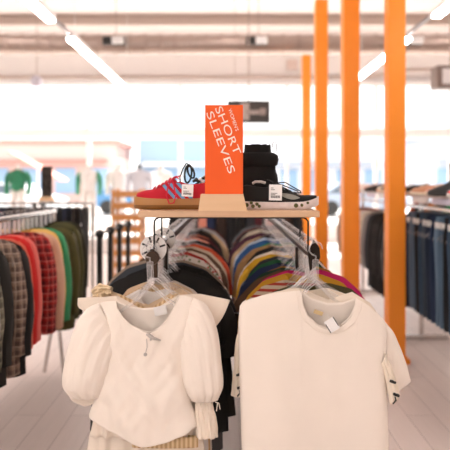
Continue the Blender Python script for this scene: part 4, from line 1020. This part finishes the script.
# shoes and bags on the shelf
ZT = 1.397
def small_shoe(kind, x, y, rz, mat, solem, lb):
    nm = {'s': 'shoe', 'b': 'boot', 'h': 'high_heel_shoe'}[kind]
    t = thing(nm, lb, 'boot' if kind == 'b' else 'shoe', (x, y, ZT), 'shoes on the right rack shelf', rz)
    place(shoe_sole(.27, .095, .025), 'sole', solem, t)
    hs = [(0, .05), (.1, .07), (.35, .06), (.5, .06), (.7, .045), (.9, .03), (1, .01)]
    if kind == 'b': hs = [(0, .08), (.1, .1), (.4, .1), (.55, .07), (.75, .05), (1, .015)]
    place(shoe_upper(.266, .09, .025, hs), 'upper', mat, t)
    if kind == 'b': place(MB().loft([[Vector((.06+.052*(1+.08*q)*math.cos(2*PI*k/20), .042*math.sin(2*PI*k/20), .09+.15*q)) for k in range(20)] for q in (0, .25, .5, .75, 1)]), 'shaft', mat, t)
    else: place(MB().tube([(.13, -.02, .085), (.15, 0, .09), (.17, .02, .078), (.19, -.02, .07), (.2, 0, .07)], .003, 6), 'lace', solem, t)
TANL = plain('tan leather', 'c98d68', .5); BRN = plain('brown leather', '5d4332', .5); REDL = plain('red leather', 'd3202c', .4); PNK = plain('pink leather', 'dfa694', .5); CRM = plain('cream leather', 'ead9c0', .5)
GRY = plain('grey leather', '7f7a78', .6)
shelf = [('s', 3.62, REDL, DW, 'red shoe on the right shelf, at the picture edge'), ('b', 3.78, BLK, BLK, 'black boot on the right shelf, just behind the red shoe'), ('b', 4.0, BLK, BLK, 'second black boot on the right shelf, next to the peach shoe'),
         ('s', 4.2, PNK, CRM, 'peach coloured shoe on the right shelf'), ('s', 4.36, TANL, CRM, 'tan leather shoe on the right shelf'), ('s', 4.54, BRN, BLK, 'brown leather shoe on the right shelf'), ('s', 4.7, BLK, DW, 'black shoe with white sole on right shelf beside the near orange post'), ('s', 4.9, GRY, DW, 'grey shoe on right shelf behind the near orange post'),
         ('s', 5.35, BRN, CRM, 'brown shoe with cream sole between the two near orange posts'), ('s', 5.6, CRM, TANL, 'cream shoe between the two near orange posts'), ('s', 5.85, BLK, BLK, 'all black shoe between the two near orange posts'), ('s', 6.2, PNK, DW, 'pink shoe with white sole between the orange posts'), ('s', 6.7, DW, DW, 'all white shoe at the far end of right shelf'), ('s', 7.2, TANL, DW, 'tan shoe with white sole at the far end of right shelf')]
for j, (k, y, m_, s_, lb) in enumerate(shelf):
    small_shoe(k, XD-.08+.06*(j % 2), y, PI-.4+rnd.uniform(-.3, .3), m_, s_, lb)
# clear box trays under the shelf edge
for j, y in enumerate((3.7, 4.15, 4.6, 5.2, 5.7, 6.2)):
    t = MB().box((XD-.2, y, 1.352), (.015, .36, .045), bev=.003).build('price_strip', [SCR, plain('pale lilac card', 'cfcadb', .6)][j % 2]); tag(t, '%s price strip under the right shelf, %s from the near end' % (['white', 'pale lilac'][j % 2], seq[j]), 'price strip', 'price strips under the right shelf')
# extra rack behind on the far right so the aisle is not empty
fr = thing('clothes_rack', 'far right rack of mixed tops beyond the jeans', 'clothing rack', (3.1, 7.4, 0))
MB().box((3.1, 7.4, 1.3), (.03, 3.4, .03)).build('rail', CHROME, fr, smooth=False)
for Yl in (5.8, 9.0): MB().box((3.1, Yl, .65), (.035, .035, 1.3)).box((3.1, Yl, .02), (.5, .05, .04)).build('upright', CHROME, fr, smooth=False)
for i, y in enumerate([5.9+.22*k for k in range(14)]):
    desc, mat = right_list[(i*7+3) % 32]
    hang_garment('hanging_shirt', JACK[i % 3], (3.1, y, 1.31), rnd.uniform(-.06, .06), mat, '%s on the far right rack beyond the jeans' % desc, 'top', 'tops on the far right rack')
